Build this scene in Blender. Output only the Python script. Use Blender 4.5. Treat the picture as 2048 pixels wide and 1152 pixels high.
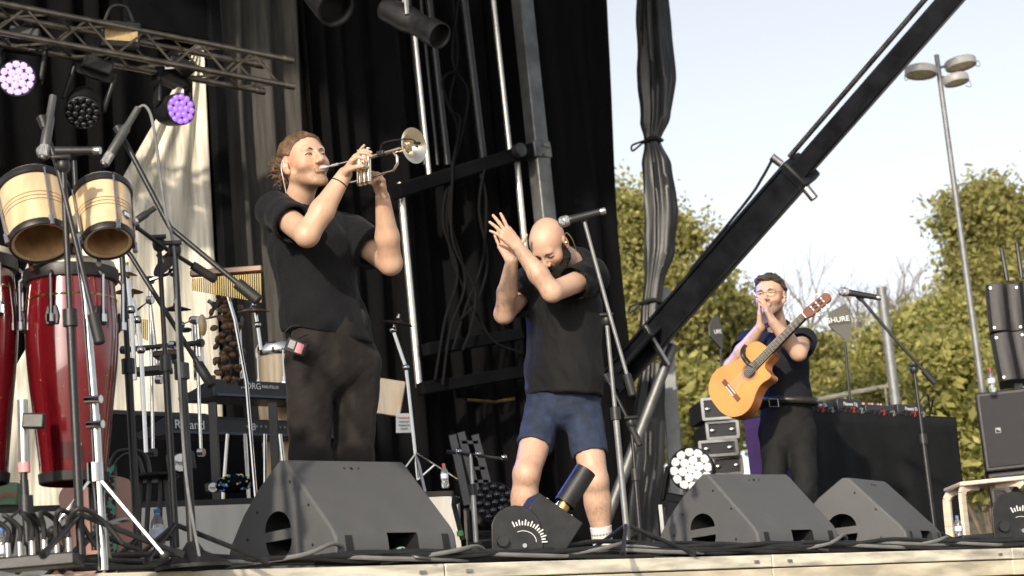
import bpy, bmesh, math, random
import numpy as np
from mathutils import Vector, Matrix
R = math.radians
random.seed(7); RNG = np.random.default_rng(7)
V = Vector
for _o in list(bpy.data.objects): bpy.data.objects.remove(_o)
scene = bpy.context.scene
COL = scene.collection
# ------------------------------------------------------------------ camera
FPX, PITCH, ROLL, CAMZ = 3850.0, R(11.6), R(5.0), -0.476     # stage floor is z = 0
cam_d = bpy.data.cameras.new('camera'); cam = bpy.data.objects.new('camera', cam_d); COL.objects.link(cam)
_f = V((0, math.cos(PITCH), math.sin(PITCH))); _r0 = V((1, 0, 0)); _u0 = V((0, -math.sin(PITCH), math.cos(PITCH)))
_r = _r0*math.cos(ROLL) - _u0*math.sin(ROLL); _u = _u0*math.cos(ROLL) + _r0*math.sin(ROLL)
_m = Matrix((_r, _u, -_f)).transposed().to_4x4(); _m.translation = V((0, 0, CAMZ)); cam.matrix_world = _m
cam_d.sensor_width = 36; cam_d.lens = FPX/2048*36; cam_d.clip_end = 2000; cam_d.clip_start = .1
cam_d.dof.use_dof = True; cam_d.dof.focus_distance = 8.4; cam_d.dof.aperture_fstop = 4.5
scene.camera = cam
# ------------------------------------------------------------------ sky, sun, exposure
SUN_EL = R(20); SUN_H = V((-.3, -.95)).normalized()          # horizontal direction towards the sun: behind the camera, a little left
world = bpy.data.worlds.new('World'); scene.world = world; world.use_nodes = True
wn = world.node_tree.nodes; wl = world.node_tree.links
sky = wn.new('ShaderNodeTexSky'); sky.sky_type = 'NISHITA'; sky.sun_disc = False
sky.sun_elevation = SUN_EL; sky.sun_rotation = math.atan2(SUN_H.x, SUN_H.y); sky.air_density = 1.0; sky.dust_density = 1.6; sky.ozone_density = 1.0
hz = wn.new('ShaderNodeHueSaturation'); hz.inputs['Saturation'].default_value = .3            # pale hazy evening sky
wl.new(sky.outputs[0], hz.inputs['Color']); wl.new(hz.outputs[0], wn['Background'].inputs[0]); wn['Background'].inputs[1].default_value = .15
sun_d = bpy.data.lights.new('sun', 'SUN'); sun_d.energy = 3.4; sun_d.angle = R(1.5); sun_d.color = (1, .88, .7)
sun = bpy.data.objects.new('sun', sun_d); COL.objects.link(sun)
_sd = V((SUN_H.x*math.cos(SUN_EL), SUN_H.y*math.cos(SUN_EL), math.sin(SUN_EL)))
sun.rotation_euler = _sd.to_track_quat('Z', 'Y').to_euler(); sun.location = _sd*40
scene.view_settings.view_transform = 'Standard'; scene.view_settings.look = 'None'
scene.view_settings.gamma = 1; scene.view_settings.exposure = .42
# ------------------------------------------------------------------ helpers
def P(px, py, Y):
    "point of the place at depth Y (metres from the lens) on the sight line of photo pixel px,py"
    d = _f + _r*((px-1024)/FPX) - _u*((py-576)/FPX)
    return V((0, 0, CAMZ)) + d*(Y/d.y)
def PZ(px, py, z):
    d = _f + _r*((px-1024)/FPX) - _u*((py-576)/FPX)
    return V((0, 0, CAMZ)) + d*((z-CAMZ)/d.z)
ALPHA = R(44.2); UD = V((math.cos(ALPHA), math.sin(ALPHA), 0)); VD = V((-math.sin(ALPHA), math.cos(ALPHA), 0)); LIP0 = V((-.64, 7.24, 0)); ZU = V((0, 0, 1))
def S(u, v, z=0): return LIP0 + UD*u + VD*v + ZU*z            # stage coordinates: u along the lip, v upstage
def frame(o, x, y, z): 
    m = Matrix((x, y, z)).transposed().to_4x4(); m.translation = o; return m
def axisframe(o, z, hint=V((0, 0, 1))):
    z = z.normalized()
    if abs(z.dot(hint)) > .98: hint = V((1, 0, 0)) if abs(z.x) < .9 else V((0, 1, 0))
    x = hint.cross(z).normalized(); y = z.cross(x)
    return frame(o, x, y, z)
ORIG = {}
def tag(o, label=None, cat=None, group=None, kind=None):
    for k, v in (('label', label), ('category', cat), ('group', group), ('kind', kind)):
        if v: o[k] = v
    return o
def thing(name, label, cat, loc, group=None):
    o = bpy.data.objects.new(name, None); COL.objects.link(o); o.location = loc; o.empty_display_size = .05
    ORIG[o.name] = V(loc); return tag(o, label, cat, group)
class MB:
    def __init__(s): s.v = []; s.f = []
    def add(s, vs, fs):
        n = len(s.v); s.v.extend([tuple(p) for p in vs]); s.f.extend([tuple(i+n for i in f) for f in fs]); return s
    def box(s, c, sx, sy, sz, M=None):
        c = V(c); M = M or Matrix.Identity(3)
        ps = [c + M @ V((x*sx/2, y*sy/2, z*sz/2)) for x in (-1, 1) for y in (-1, 1) for z in (-1, 1)]
        return s.add(ps, [(0,1,3,2),(4,6,7,5),(0,4,5,1),(2,3,7,6),(0,2,6,4),(1,5,7,3)])
    def bar(s, a, b, w, h=None, hint=V((0, 0, 1))):
        a = V(a); b = V(b); h = h or w; F = axisframe((a+b)/2, b-a, hint)
        return s.box((a+b)/2, w, h, (b-a).length, F.to_3x3())
    def tube(s, pts, r, n=8, caps=True):
        pts = [V(p) for p in pts]; rs = r if isinstance(r, (list, tuple)) else [r]*len(pts); vs = []; fs = []
        prev = None
        for i, p in enumerate(pts):
            t = (pts[min(i+1, len(pts)-1)] - pts[max(i-1, 0)])
            if t.length < 1e-9: t = V((0, 0, 1))
            t.normalize()
            if prev is None: x = axisframe(p, t).to_3x3().col[0]
            else: x = prev - t*prev.dot(t); x.normalize()
            prev = x.copy(); y = t.cross(x)
            for k in range(n):
                a = 2*math.pi*k/n; vs.append(p + (x*math.cos(a) + y*math.sin(a))*rs[i])
        for i in range(len(pts)-1):
            for k in range(n):
                k2 = (k+1) % n; fs.append((i*n+k, i*n+k2, (i+1)*n+k2, (i+1)*n+k))
        if caps: fs += [tuple(range(n-1, -1, -1)), tuple((len(pts)-1)*n+k for k in range(n))]
        return s.add(vs, fs)
    def lathe(s, prof, M, n=24, close=False):
        vs = []; fs = []; m = len(prof)
        for r, z in prof:
            for k in range(n):
                a = 2*math.pi*k/n; vs.append(M @ V((r*math.cos(a), r*math.sin(a), z)))
        for i in range(m-1):
            for k in range(n):
                k2 = (k+1) % n; fs.append((i*n+k, i*n+k2, (i+1)*n+k2, (i+1)*n+k))
        if not close:
            if prof[0][0] > 1e-6: fs.append(tuple(range(n-1, -1, -1)))
            if prof[-1][0] > 1e-6: fs.append(tuple((m-1)*n+k for k in range(n)))
        return s.add(vs, fs)
    def prism(s, poly, M, z0, z1):
        n = len(poly)
        vs = [M @ V((x, y, z0)) for x, y in poly] + [M @ V((x, y, z1)) for x, y in poly]
        fs = [tuple(range(n-1, -1, -1)), tuple(range(n, 2*n))] + [(i, (i+1) % n, n+(i+1) % n, n+i) for i in range(n)]
        return s.add(vs, fs)
    def ell(s, c, r, M=None, n=16, m=10):
        c = V(c); M = M or Matrix.Identity(3); r = (r, r, r) if not isinstance(r, (tuple, list)) else r
        prof = [(math.sin(math.pi*i/m), -math.cos(math.pi*i/m)) for i in range(m+1)]
        T = Matrix.Translation(c) @ (M.to_4x4()) @ Matrix.Diagonal((r[0], r[1], r[2], 1))
        return s.lathe([(max(a, 1e-5), b) for a, b in prof], T, n, True)
    def mesh(s, name, smooth=False):
        me = bpy.data.meshes.new(name); me.from_pydata(s.v, [], s.f); me.update()
        if smooth: me.polygons.foreach_set('use_smooth', [True]*len(me.polygons))
        return me
def fixn(me):
    bm = bmesh.new(); bm.from_mesh(me); bmesh.ops.recalc_face_normals(bm, faces=bm.faces); bm.to_mesh(me); bm.free()
def auto_smooth(me, deg=40):
    bm = bmesh.new(); bm.from_mesh(me); bmesh.ops.recalc_face_normals(bm, faces=bm.faces)
    for f in bm.faces: f.smooth = True
    for e in bm.edges:
        if len(e.link_faces) == 2 and e.calc_face_angle(0) > R(deg): e.smooth = False
    bm.to_mesh(me); bm.free()
def part(name, mb, mat, parent, bevel=0, label=None, kind=None, deg=40, subd=0):
    "one mesh, vertices given in the place's coordinates, child of parent"
    o0 = ORIG[parent.name] if parent else V((0, 0, 0))
    me = bpy.data.meshes.new(name); me.from_pydata([(a-o0.x, b-o0.y, c-o0.z) for a, b, c in mb.v], [], mb.f); me.update()
    auto_smooth(me, deg); me.materials.append(mat)
    o = bpy.data.objects.new(name, me); COL.objects.link(o)
    if parent: o.parent = parent
    ORIG[o.name] = o0
    if bevel:
        b = o.modifiers.new('bevel', 'BEVEL'); b.width = bevel; b.segments = 2; b.limit_method = 'ANGLE'; b.angle_limit = R(35)
    if label: o['label'] = label
    if kind: o['kind'] = kind
    return o
def single(name, mb, mat, label, cat, base, group=None, bevel=0, kind=None, deg=40):
    "a thing that is one mesh, its origin at base"
    me = bpy.data.meshes.new(name); b = V(base); me.from_pydata([(x-b.x, y-b.y, z-b.z) for x, y, z in mb.v], [], mb.f); me.update()
    auto_smooth(me, deg); me.materials.append(mat)
    o = bpy.data.objects.new(name, me); COL.objects.link(o); o.location = b; ORIG[o.name] = b
    if bevel:
        m = o.modifiers.new('bevel', 'BEVEL'); m.width = bevel; m.segments = 2; m.limit_method = 'ANGLE'; m.angle_limit = R(35)
    return tag(o, label, cat, group, kind)
def inst(name, me, M, parent):
    o = bpy.data.objects.new(name, me); COL.objects.link(o); o.parent = parent
    o.matrix_basis = Matrix.Translation(-ORIG[parent.name]) @ M; ORIG[o.name] = ORIG[parent.name]; return o
def text(s, size, o, xd, yd, mat, parent, name='lettering', extrude=.0008, bold=0, sx=1):
    cu = bpy.data.curves.new(name, 'FONT'); cu.body = s; cu.size = size; cu.extrude = extrude; cu.align_x = 'CENTER'; cu.align_y = 'CENTER'; cu.offset = bold
    t = bpy.data.objects.new(name, cu); COL.objects.link(t); dg = bpy.context.evaluated_depsgraph_get()
    me = bpy.data.meshes.new_from_object(t.evaluated_get(dg)); bpy.data.objects.remove(t)
    me.materials.clear(); me.materials.append(mat)
    xd = V(xd).normalized(); zd = xd.cross(V(yd)).normalized(); yd = zd.cross(xd)
    M = frame(V(o), xd, yd, zd) @ Matrix.Diagonal((sx, 1, 1, 1))
    return inst(name, me, M, parent)
def curve(pts, n=8):
    "Catmull-Rom through pts"
    pts = [V(p) for p in pts]; q = [pts[0]*2-pts[1]] + pts + [pts[-1]*2-pts[-2]]; out = []
    for i in range(1, len(q)-2):
        for k in range(n):
            t = k/n; a, b, c, d = q[i-1], q[i], q[i+1], q[i+2]
            out.append(.5*((2*b) + (c-a)*t + (2*a-5*b+4*c-d)*t*t + (3*b-a-3*c+d)*t**3))
    return out + [pts[-1]]
# ------------------------------------------------------------------ materials
def mat(name, col, rough=.5, metal=0, var=.12, scale=8, bump=0, bscale=60, spec=.5, emit=None, estr=0, stretch=None, col2=None, sheen=0, trans=0, alpha=1, mix_lo=.35, mix_hi=.7, coat=0):
    m = bpy.data.materials.new(name); m.use_nodes = True; nt = m.node_tree; b = nt.nodes['Principled BSDF']; L = nt.links.new
    b.inputs['Roughness'].default_value = rough; b.inputs['Metallic'].default_value = metal; b.inputs['Specular IOR Level'].default_value = spec
    b.inputs['Sheen Weight'].default_value = sheen; b.inputs['Transmission Weight'].default_value = trans; b.inputs['Coat Weight'].default_value = coat
    if emit: b.inputs['Emission Color'].default_value = (*emit, 1); b.inputs['Emission Strength'].default_value = estr
    tc = nt.nodes.new('ShaderNodeTexCoord'); mp = nt.nodes.new('ShaderNodeMapping'); L(tc.outputs['Object'], mp.inputs[0])
    if stretch: mp.inputs['Scale'].default_value = stretch
    nz = nt.nodes.new('ShaderNodeTexNoise'); nz.inputs['Scale'].default_value = scale; nz.inputs['Detail'].default_value = 5; L(mp.outputs[0], nz.inputs[0])
    rp = nt.nodes.new('ShaderNodeValToRGB'); L(nz.outputs[0], rp.inputs[0])
    c1 = [max(0, c*(1-var)) for c in col]; c2 = col2 or [min(1, c*(1+var)) for c in col]
    rp.color_ramp.elements[0].position = mix_lo; rp.color_ramp.elements[1].position = mix_hi
    rp.color_ramp.elements[0].color = (*c1, 1); rp.color_ramp.elements[1].color = (*c2, 1); L(rp.outputs[0], b.inputs['Base Color'])
    if rough > .05:
        mr = nt.nodes.new('ShaderNodeMapRange'); mr.inputs[3].default_value = max(.02, rough-.1); mr.inputs[4].default_value = min(1, rough+.1); L(nz.outputs[0], mr.inputs[0]); L(mr.outputs[0], b.inputs['Roughness'])
    if bump:
        n2 = nt.nodes.new('ShaderNodeTexNoise'); n2.inputs['Scale'].default_value = bscale; n2.inputs['Detail'].default_value = 4; L(mp.outputs[0], n2.inputs[0])
        bp = nt.nodes.new('ShaderNodeBump'); bp.inputs['Strength'].default_value = bump; bp.inputs['Distance'].default_value = .01; L(n2.outputs[0], bp.inputs['Height']); L(bp.outputs[0], b.inputs['Normal'])
    return m
M = {}
M['black'] = mat('black_plastic', (.018, .018, .02), .45, var=.3, bump=.05)
M['blackmetal'] = mat('black_powdercoat', (.014, .014, .016), .42, var=.3, scale=20, bump=.08, bscale=200)
M['rubber'] = mat('rubber_cable', (.014, .014, .015), .6, var=.3, scale=15)
M['chrome'] = mat('chrome', (.55, .54, .53), .16, 1, var=.08, scale=20)
M['alu'] = mat('aluminium', (.55, .54, .52), .35, 1, var=.15, scale=12)
M['steel'] = mat('worn_steel', (.42, .41, .4), .4, 1, var=.25, scale=9)
M['galv'] = mat('galvanised_steel', (.22, .225, .23), .55, .6, var=.2, scale=14, bump=.05)
M['brass'] = mat('brass', (.75, .52, .2), .22, 1, var=.15, scale=20)
M['gold'] = mat('gold_tubes', (.85, .62, .25), .2, 1, var=.1)
M['silver'] = mat('silver_plate', (.88, .79, .64), .14, 1, var=.06, scale=14)  # silver warmed in colour for gold reflections on the trumpet
M['white'] = mat('white_print', (.75, .75, .74), .5, var=.04)
M['grey'] = mat('grey_print', (.3, .3, .31), .5, var=.06)
M['glass'] = mat('clear_plastic', (.9, .93, .95), .06, trans=.92, var=.02)
M['lensdark'] = mat('dark_lens', (.015, .015, .02), .08, var=.2, coat=.6)
# ------------------------------------------------------------------ noise
_LAT = RNG.random((32, 32, 32)).astype(np.float32)
def vnoise(p):
    p = np.asarray(p, dtype=np.float32); i = np.floor(p).astype(int); f = p-i; f = f*f*(3-2*f); out = 0
    for dx in (0, 1):
        for dy in (0, 1):
            for dz in (0, 1):
                w = (f[..., 0] if dx else 1-f[..., 0])*(f[..., 1] if dy else 1-f[..., 1])*(f[..., 2] if dz else 1-f[..., 2])
                out = out + w*_LAT[(i[..., 0]+dx) % 32, (i[..., 1]+dy) % 32, (i[..., 2]+dz) % 32]
    return out
def fbm(p, o=3): return sum(vnoise(np.asarray(p)*2**k + 7.3*k)/2**k for k in range(o))/(2-2**(1-o)) - .5
def PV(px, py, v):
    d = _f + _r*((px-1024)/FPX) - _u*((py-576)/FPX); o = V((0, 0, CAMZ))
    t = (v - (o-LIP0).dot(VD))/d.dot(VD); return o + d*t
def uv_of(p): q = p-LIP0; return q.dot(UD), q.dot(VD)
def U_at(px, py, v): return uv_of(PV(px, py, v))[0]
# ------------------------------------------------------------------ materials of the setting
M['deck'] = mat('stage_plywood', (.035, .033, .032), .7, var=.4, scale=3, bump=.1)
M['fascia'] = mat('painted_fascia', (.56, .52, .43), .6, var=.42, scale=3.5, bump=.12, bscale=40, stretch=(1, 1, 6), mix_lo=.3, mix_hi=.62)
M['fascia2'] = mat('cream_board', (.6, .53, .4), .65, var=.34, scale=3, bump=.1, stretch=(1, 1, 5))
M['ground'] = mat('dry_ground', (.3, .27, .21), .95, var=.2, scale=1.2, bump=.3, bscale=15)
M['bank'] = mat('dry_bank', (.3, .25, .17), .95, var=.5, scale=6, bump=.6, bscale=12)
M['curtain'] = mat('pale_backdrop_cloth', (.74, .69, .58), .9, var=.3, scale=5, bump=.35, bscale=30, stretch=(5, 5, .35), sheen=.2)
M['curtain2'] = mat('grey_sheer_cloth', (.05, .047, .043), .9, var=.45, scale=5, bump=.35, bscale=30, stretch=(5, 5, .35))
M['blackcloth'] = mat('black_cloth', (.004, .004, .0048), .85, var=.35, scale=4, bump=.3, bscale=40, stretch=(4, 4, .5), spec=.08)
M['tarp'] = mat('black_tarpaulin', (.010, .0105, .013), .45, var=.3, scale=5, bump=.15, bscale=30)
M['trailer'] = mat('black_trailer_panel', (.005, .0055, .007), .85, var=.3, scale=4, spec=.06)
M['arm'] = mat('black_boom_paint', (.012, .013, .017), .5, var=.4, scale=6, bump=.06, spec=.25)
# ------------------------------------------------------------------ ground, hill, stage
g = MB(); n = 24
g.add([(-500, -300, -1.75), (500, -300, -1.75), (500, 900, -1.75), (-500, 900, -1.75)], [(0, 1, 2, 3)])
single('ground', g, M['ground'], None, None, (0, 0, -1.75), kind='structure')
h = MB(); NX, NY = 60, 40; vs = []
for j in range(NY+1):
    for i in range(NX+1):
        x = -30+90*i/NX; y = 21+70*j/NY; t = min(1, max(0, (y-22)/14)); t = t*t*(3-2*t)
        vs.append((x, y, -1.78+4.6*t+.9*float(fbm(np.array([x*.25, y*.25, 1.]), 3))*t))
h.add(vs, [(j*(NX+1)+i, j*(NX+1)+i+1, (j+1)*(NX+1)+i+1, (j+1)*(NX+1)+i) for j in range(NY) for i in range(NX)])
single('hill', h, M['bank'], None, None, (10, 40, -1.75), kind='structure', deg=180)
UL, UR, VB = -3.6, 10.6, 7.0
stage = MB(); stage.prism([(UL, 0.03), (UR, 0.03), (UR, VB), (UL, VB)], frame(LIP0, UD, VD, ZU), -.12, 0)
stage_o = single('stage_floor', stage, M['deck'], None, None, LIP0, kind='structure')
ui = UL; k = 0
while ui < UR-.1:                                             # fascia boards, one per deck panel
    w = min(2.0, UR-ui); F = frame(LIP0, UD, VD, ZU)
    b = MB(); b.prism([(ui+.004, 0), (ui+w-.004, 0), (ui+w-.004, .028), (ui+.004, .028)], F, -.052, .004); part('fascia_rail', b, M['fascia'], stage_o, .004)
    b = MB(); b.prism([(ui+.004, .006), (ui+w-.004, .006), (ui+w-.004, .028), (ui+.004, .028)], F, -.135, -.058); part('fascia_board', b, M['fascia2'], stage_o, .003)
    for du in (.12, w-.12):
        b = MB(); b.box(S(ui+du, .25, -.95), .07, .07, 1.6, F.to_3x3()); part('stage_leg', b, M['galv'], stage_o)
        b = MB(); b.box(S(ui+du, -.004, -.026), .03, .008, .012, F.to_3x3()); part('rail_clip', b, M['steel'], stage_o)
    b = MB(); b.prism([(ui+.02, .3), (ui+w-.02, .3), (ui+w-.02, .34), (ui+.02, .34)], F, -.3, -.22); part('stage_beam', b, M['fascia2'], stage_o)
    ui += w; k += 1
# ------------------------------------------------------------------ cloth
def curtain(name, label, u0, u1, v, z0, z1, material, amp=.06, wave=.22, nu=160, nz=26, edge=None, seed=0, cat='curtain', group=None, edge0=None):
    "hanging sheet with irregular vertical folds; edge(z01) gives the u of its free edge"
    vs = []; s = np.linspace(0, 1, nu+1)
    for j in range(nz+1):
        t = j/nz; z = z0+(z1-z0)*t; ue = edge(t) if edge else u1; us = edge0(t) if edge0 else u0
        uu = us+(ue-us)*s; q = s*(abs(u1-u0))/wave
        ph = 2.2*fbm(np.stack([q*.35+seed, 0*q+t*.7, 0*q+seed*1.7], -1), 3)
        d = amp*np.sin(2*math.pi*(q+ph))*(1+.5*np.sin(q*1.3+seed)) + amp*1.3*fbm(np.stack([q*1.6, 0*q+t*2.2, 0*q+seed+9.], -1), 3)
        for a, b in zip(uu, d): vs.append(S(a, v+b, z))
    m = MB(); m.add(vs, [(j*(nu+1)+i, j*(nu+1)+i+1, (j+1)*(nu+1)+i+1, (j+1)*(nu+1)+i) for j in range(nz) for i in range(nu)])
    o = single(name, m, material, label, cat, S((u0+u1)/2, v, z0), group, deg=180)
    so = o.modifiers.new('thick', 'SOLIDIFY'); so.thickness = .006
    return o
VW = 6.0
uA = U_at(-330, 500, VW); uB = U_at(436, 500, VW); uC = U_at(640, 500, VW); uD = U_at(1062, 500, VW); uE = U_at(1232, 400, VW)
wall = MB(); wall.prism([(uA-2, VW+.35), (uE-.25, VW+.35), (uE-.25, VW+.5), (uA-2, VW+.5)], frame(LIP0, UD, VD, ZU), -.1, 7.4)
single('trailer_wall', wall, M['trailer'], 'black rear wall of the trailer stage behind the drapes', 'wall', S(5, VW+.4, 0))
curtain('backdrop_curtain', 'grey streaked backdrop cloth between the dark upright strip and the trumpet player', uB+.06, uC, VW, 0, 6.6, M['curtain2'], .06, .30, 160, 30, seed=11)
st = MB(); st.box(S(uB, VW-.1, 3.3), .1, .09, 6.6, frame(LIP0, UD, VD, ZU).to_3x3()); single('upright_post', st, M['trailer'], 'dark upright post dividing the pale backdrop cloth', 'post', S(uB, VW-.1, 0), bevel=.01)
uL1 = U_at(-400, 300, VW+.2)
def dedge(t):
    z = 6.6*t; a = PV(325, 215, VW); b = PV(190, 455, VW); ua, ub = uv_of(a)[0], uv_of(b)[0]
    return ua+(min(z, a.z+.75)-a.z)*(ua-ub)/(a.z-b.z)
curtain('backdrop_curtain', 'pale beige backdrop cloth with slanting left edge catching the sun behind the percussion', dedge(.45), uB-.05, VW, 0, 6.6, M['curtain'], .03, .38, 200, 40, seed=3, edge0=dedge)
curtain('black_drape', 'black drape behind the slanting edge of the pale backdrop, behind the lit lamps', uL1, U_at(425, 215, VW+.2), VW+.2, 0, 6.6, M['blackcloth'], .035, .3, 140, 24, seed=5)
pn = MB(); pn.prism([(U_at(250, 40, VW-.06), 0), (U_at(412, 40, VW-.06), 0), (U_at(412, 40, VW-.06), .06), (U_at(250, 40, VW-.06), .06)], frame(LIP0+VD*(VW-.1), UD, VD, ZU), PV(350, 66, VW-.1).z, 6.4)
single('header_board', pn, M['trailer'], 'flat black header board above the lighting truss', 'board', S(U_at(330, 40, VW-.3), VW-.3, 3.5))
curtain('black_drape', 'black streaked drape right behind the trumpet player', uC-.12, U_at(800, 400, VW), VW-.06, 0, 6.8, M['blackcloth'], .07, .25, 120, 24, seed=21)
curtain('black_drape', 'black drape between the two shiny rods on the trailer wall', U_at(806, 400, VW), U_at(1035, 400, VW), VW+.1, 0, 6.8, M['blackcloth'], .05, .28, 120, 24, seed=31)
def redge(t):
    z = 6.8*t; a = uv_of(PV(1209, 0, VW-.15)); zz = PV(1209, 0, VW-.15).z; b = uv_of(PV(1237, 500, VW-.15)); zb = PV(1237, 500, VW-.15).z
    s = max(0, min(1.4, (z-zb)/(zz-zb))); return b[0]+(a[0]-b[0])*s**1.6
curtain('black_drape', 'wide black drape closing the right end of the trailer wall', uD-.1, uE, VW-.15, 0, 6.8, M['blackcloth'], .035, .5, 90, 24, edge=redge, seed=41)
# ------------------------------------------------------------------ roof (above the frame) and unseen side drape added to shade the rear wall
_su, _sv = V((SUN_H.x, SUN_H.y, 0)).dot(UD), V((SUN_H.x, SUN_H.y, 0)).dot(VD)
VEND = VW-(uB+.25+4.2)*_sv/_su  # upstage end of the added drape, so the sun patch stops past the post
wg = curtain('shade_drape', 'unseen black side drape added at the left to shade the rear wall', -1.0, VEND, 0, -1.6, 5.3, M['blackcloth'], .05, .4, 60, 8, seed=51)
for v_ in wg.data.vertices:                                    # turn the sheet to run upstage along the left end of the deck
    p = v_.co + wg.location; a, c = uv_of(p); v_.co = S(-4.2+c, a, p.z) - wg.location
rf = MB(); rf.prism([(-1.6, 1.7), (8.6, 1.7), (8.6, VW+.4), (-1.6, VW+.4)], frame(LIP0, UD, VD, ZU), 6.9, 7.1)  # out of view; front and left edges cut back to let light in
single('stage_roof', rf, M['trailer'], 'flat black stage roof above the performers', 'roof', S(2, 3, 6.9))
# ------------------------------------------------------------------ masts and rods
def rod(name, label, cat, pts, r, material, v, n=12, group=None):
    m = MB(); ps = [PV(x, y, v) for x, y in pts]; m.tube(ps, r, n); return single(name, m, material, label, cat, ps[-1], group)
M['mast'] = mat('weathered_mast', (.16, .165, .17), .5, .7, var=.35, scale=5, bump=.1)
mm = MB(); a = PV(1041, -30, VW-.35); b = PV(1118, 700, VW-.35); mm.bar(a, b, .125, .16, UD)
mast = thing('steel_mast', 'worn grey square steel mast of the trailer behind the bald singer', 'mast', b)
part('shaft', mm, M['mast'], mast, .012)
c0 = PV(1071, 286, VW-.35); c1 = PV(1076, 318, VW-.35); m2 = MB(); m2.bar(c0, c1, .16, .2, UD); part('collar', m2, M['mast'], mast, .008)
for yy in (291, 311):
    m2 = MB(); q = PV(1090+(yy-291)*.1, yy, VW-.5); m2.tube([q-UD*.03, q+UD*.05], .018, 8); part('bolt', m2, M['steel'], mast)
M['rodwhite'] = mat('polished_rod', (.72, .7, .64), .3, .75, var=.15, scale=6)
rod('hydraulic_rod', 'pale polished rod above the black crossbeam, nearer the trumpet bell', 'rod', [(828, 60), (858, 350)], .021, M['rodwhite'], VW-.25)
rod('hydraulic_rod', 'pale polished rod below the crossbeam, right of the trumpet player', 'rod', [(800, 366), (838, 775)], .027, M['rodwhite'], VW-.25)
rod('hydraulic_rod', 'pale polished rod beside the grey mast, above the crossbeam', 'rod', [(984, -20), (1019, 300)], .023, M['rodwhite'], VW-.25)
rod('hydraulic_rod', 'pale polished rod behind the clapping hands, below the crossbeam', 'rod', [(1031, 300), (1056, 560)], .027, M['rodwhite'], VW-.25)
for i, (xa, xb) in enumerate(((846, 880), (869, 905), (955, 997), (885, 925))):
    rod('hydraulic_rod', ['thin black rod beside the rod above the trumpet bell', 'thin dark rod between the hanging cables and the trumpet bell', 'thick dark rod left of the rod beside the mast', 'dark tube behind the hanging cables'][i], 'rod', [(xa-30, -20), (xb-30, 330)], (.018, .015, .035, .03)[i], M['blackmetal'], VW-.2)
cb = thing('crossbeam', 'black crossbeam between the rods on the trailer wall', 'beam', PV(940, 340, VW-.35))
m2 = MB(); m2.bar(PV(792, 384, VW-.35), PV(1062, 300, VW-.35), .12, .12); part('beam', m2, M['trailer'], cb, .015)
m2 = MB(); q = PV(1040, 300, VW-.47); m2.lathe([(.045, -.05), (.06, -.045), (.06, .02), (.03, .03)], axisframe(q, -VD), 16); part('clamp', m2, M['blackmetal'], cb)
for i, (y0, y1, x0, x1) in enumerate(((700, 668, 850, 1040), (778, 745, 840, 1040))):
    m2 = MB(); m2.bar(PV(x0, y0, VW-.3), PV(x1, y1, VW-.3), .09, .1); single('wall_rail', m2, M['trailer'], ['black rail low on the trailer wall behind the singer\'s waist', 'lowest black rail on the trailer wall above the ladder'][i], 'rail', PV(940, y0, VW-.3), bevel=.01)
M['wallcable'] = mat('dull_black_cable', (.008, .008, .009), .8, spec=.1)
cabs = [[(905, -10), (915, 110), (900, 200), (915, 260), (905, 330)], [(918, -10), (905, 120), (935, 180), (928, 250), (906, 330)], [(912, 140), (885, 160), (900, 220), (920, 240), (905, 330)],
        [(905, 330), (892, 420), (905, 520), (940, 600), (985, 680), (1040, 705)], [(905, 330), (885, 440), (915, 545), (890, 640), (870, 760)], [(905, 330), (898, 430), (930, 560), (900, 660), (885, 770)],
        [(958, 340), (972, 400), (965, 520), (930, 620), (905, 700)], [(968, 338), (958, 420), (975, 520), (955, 600), (920, 640)], [(905, 330), (905, 480), (950, 580), (940, 660), (925, 700)]]
for i, c in enumerate(cabs):
    m2 = MB(); ps = curve([PV(x, y, VW-.32-.012*i) for x, y in c], 8); m2.tube(ps, .011, 6)
    single('hanging_cable', m2, M['wallcable'], 'thin black cable in the bundle hanging down the trailer wall', 'cable', ps[-1], 'cables hanging on the trailer wall')
# ------------------------------------------------------------------ hydraulic boom
lo = P(1236, 756, 16.2); hi = P(1953, -60, 12.4); mid = lo+(hi-lo)*.565
boom = thing('hydraulic_boom', 'long black telescopic boom slanting up across the sky', 'boom', lo)
ax = (hi-lo).normalized(); side = ax.cross(V((0, 1, 0))).normalized()
m2 = MB(); m2.bar(lo, mid, .24, .23, side); part('outer_section', m2, M['arm'], boom, .02)
m2 = MB(); m2.bar(mid-ax*.3, hi, .16, .15, side); part('inner_section', m2, M['arm'], boom, .015)
q = mid; up = side.cross(ax).normalized()
nrm = V((0, -1, 0)); nrm = (nrm-ax*nrm.dot(ax)).normalized(); upd = ax.cross(nrm).normalized()
if upd.z < 0: upd = -upd
def B(t, a, c=0): return lo+(hi-lo)*t+upd*a+nrm*c
for s_ in (-1, 1):
    m2 = MB(); m2.bar(B(.0, s_*.105, .125), B(.56, s_*.105, .125), .02, .025); part('edge_rail', m2, M['arm'], boom, .004)
m2 = MB(); m2.bar(B(.553, 0, 0), B(.572, 0, 0), .25, .245, side); part('end_collar', m2, M['arm'], boom, .02)
m2 = MB(); m2.tube([B(.56, -.13, .08), B(.56, -.23, .1)], .035, 10); part('pin', m2, M['steel'], boom)
m2 = MB(); m2.tube([B(.56, .13, .08), B(.56, .22, .1)], .03, 10); part('pin', m2, M['steel'], boom)
m2 = MB(); m2.tube([B(.575, .125, .04), B(1, .13, .04)], .02, 10); part('piston_rod', m2, M['steel'], boom)
m2 = MB(); m2.tube(curve([B(.555, .2, .1), B(.52, .17, .1), B(.47, .14, .12), B(.3, .12, .13)]), .012, 6); part('hose', m2, M['rubber'], boom)
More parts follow.
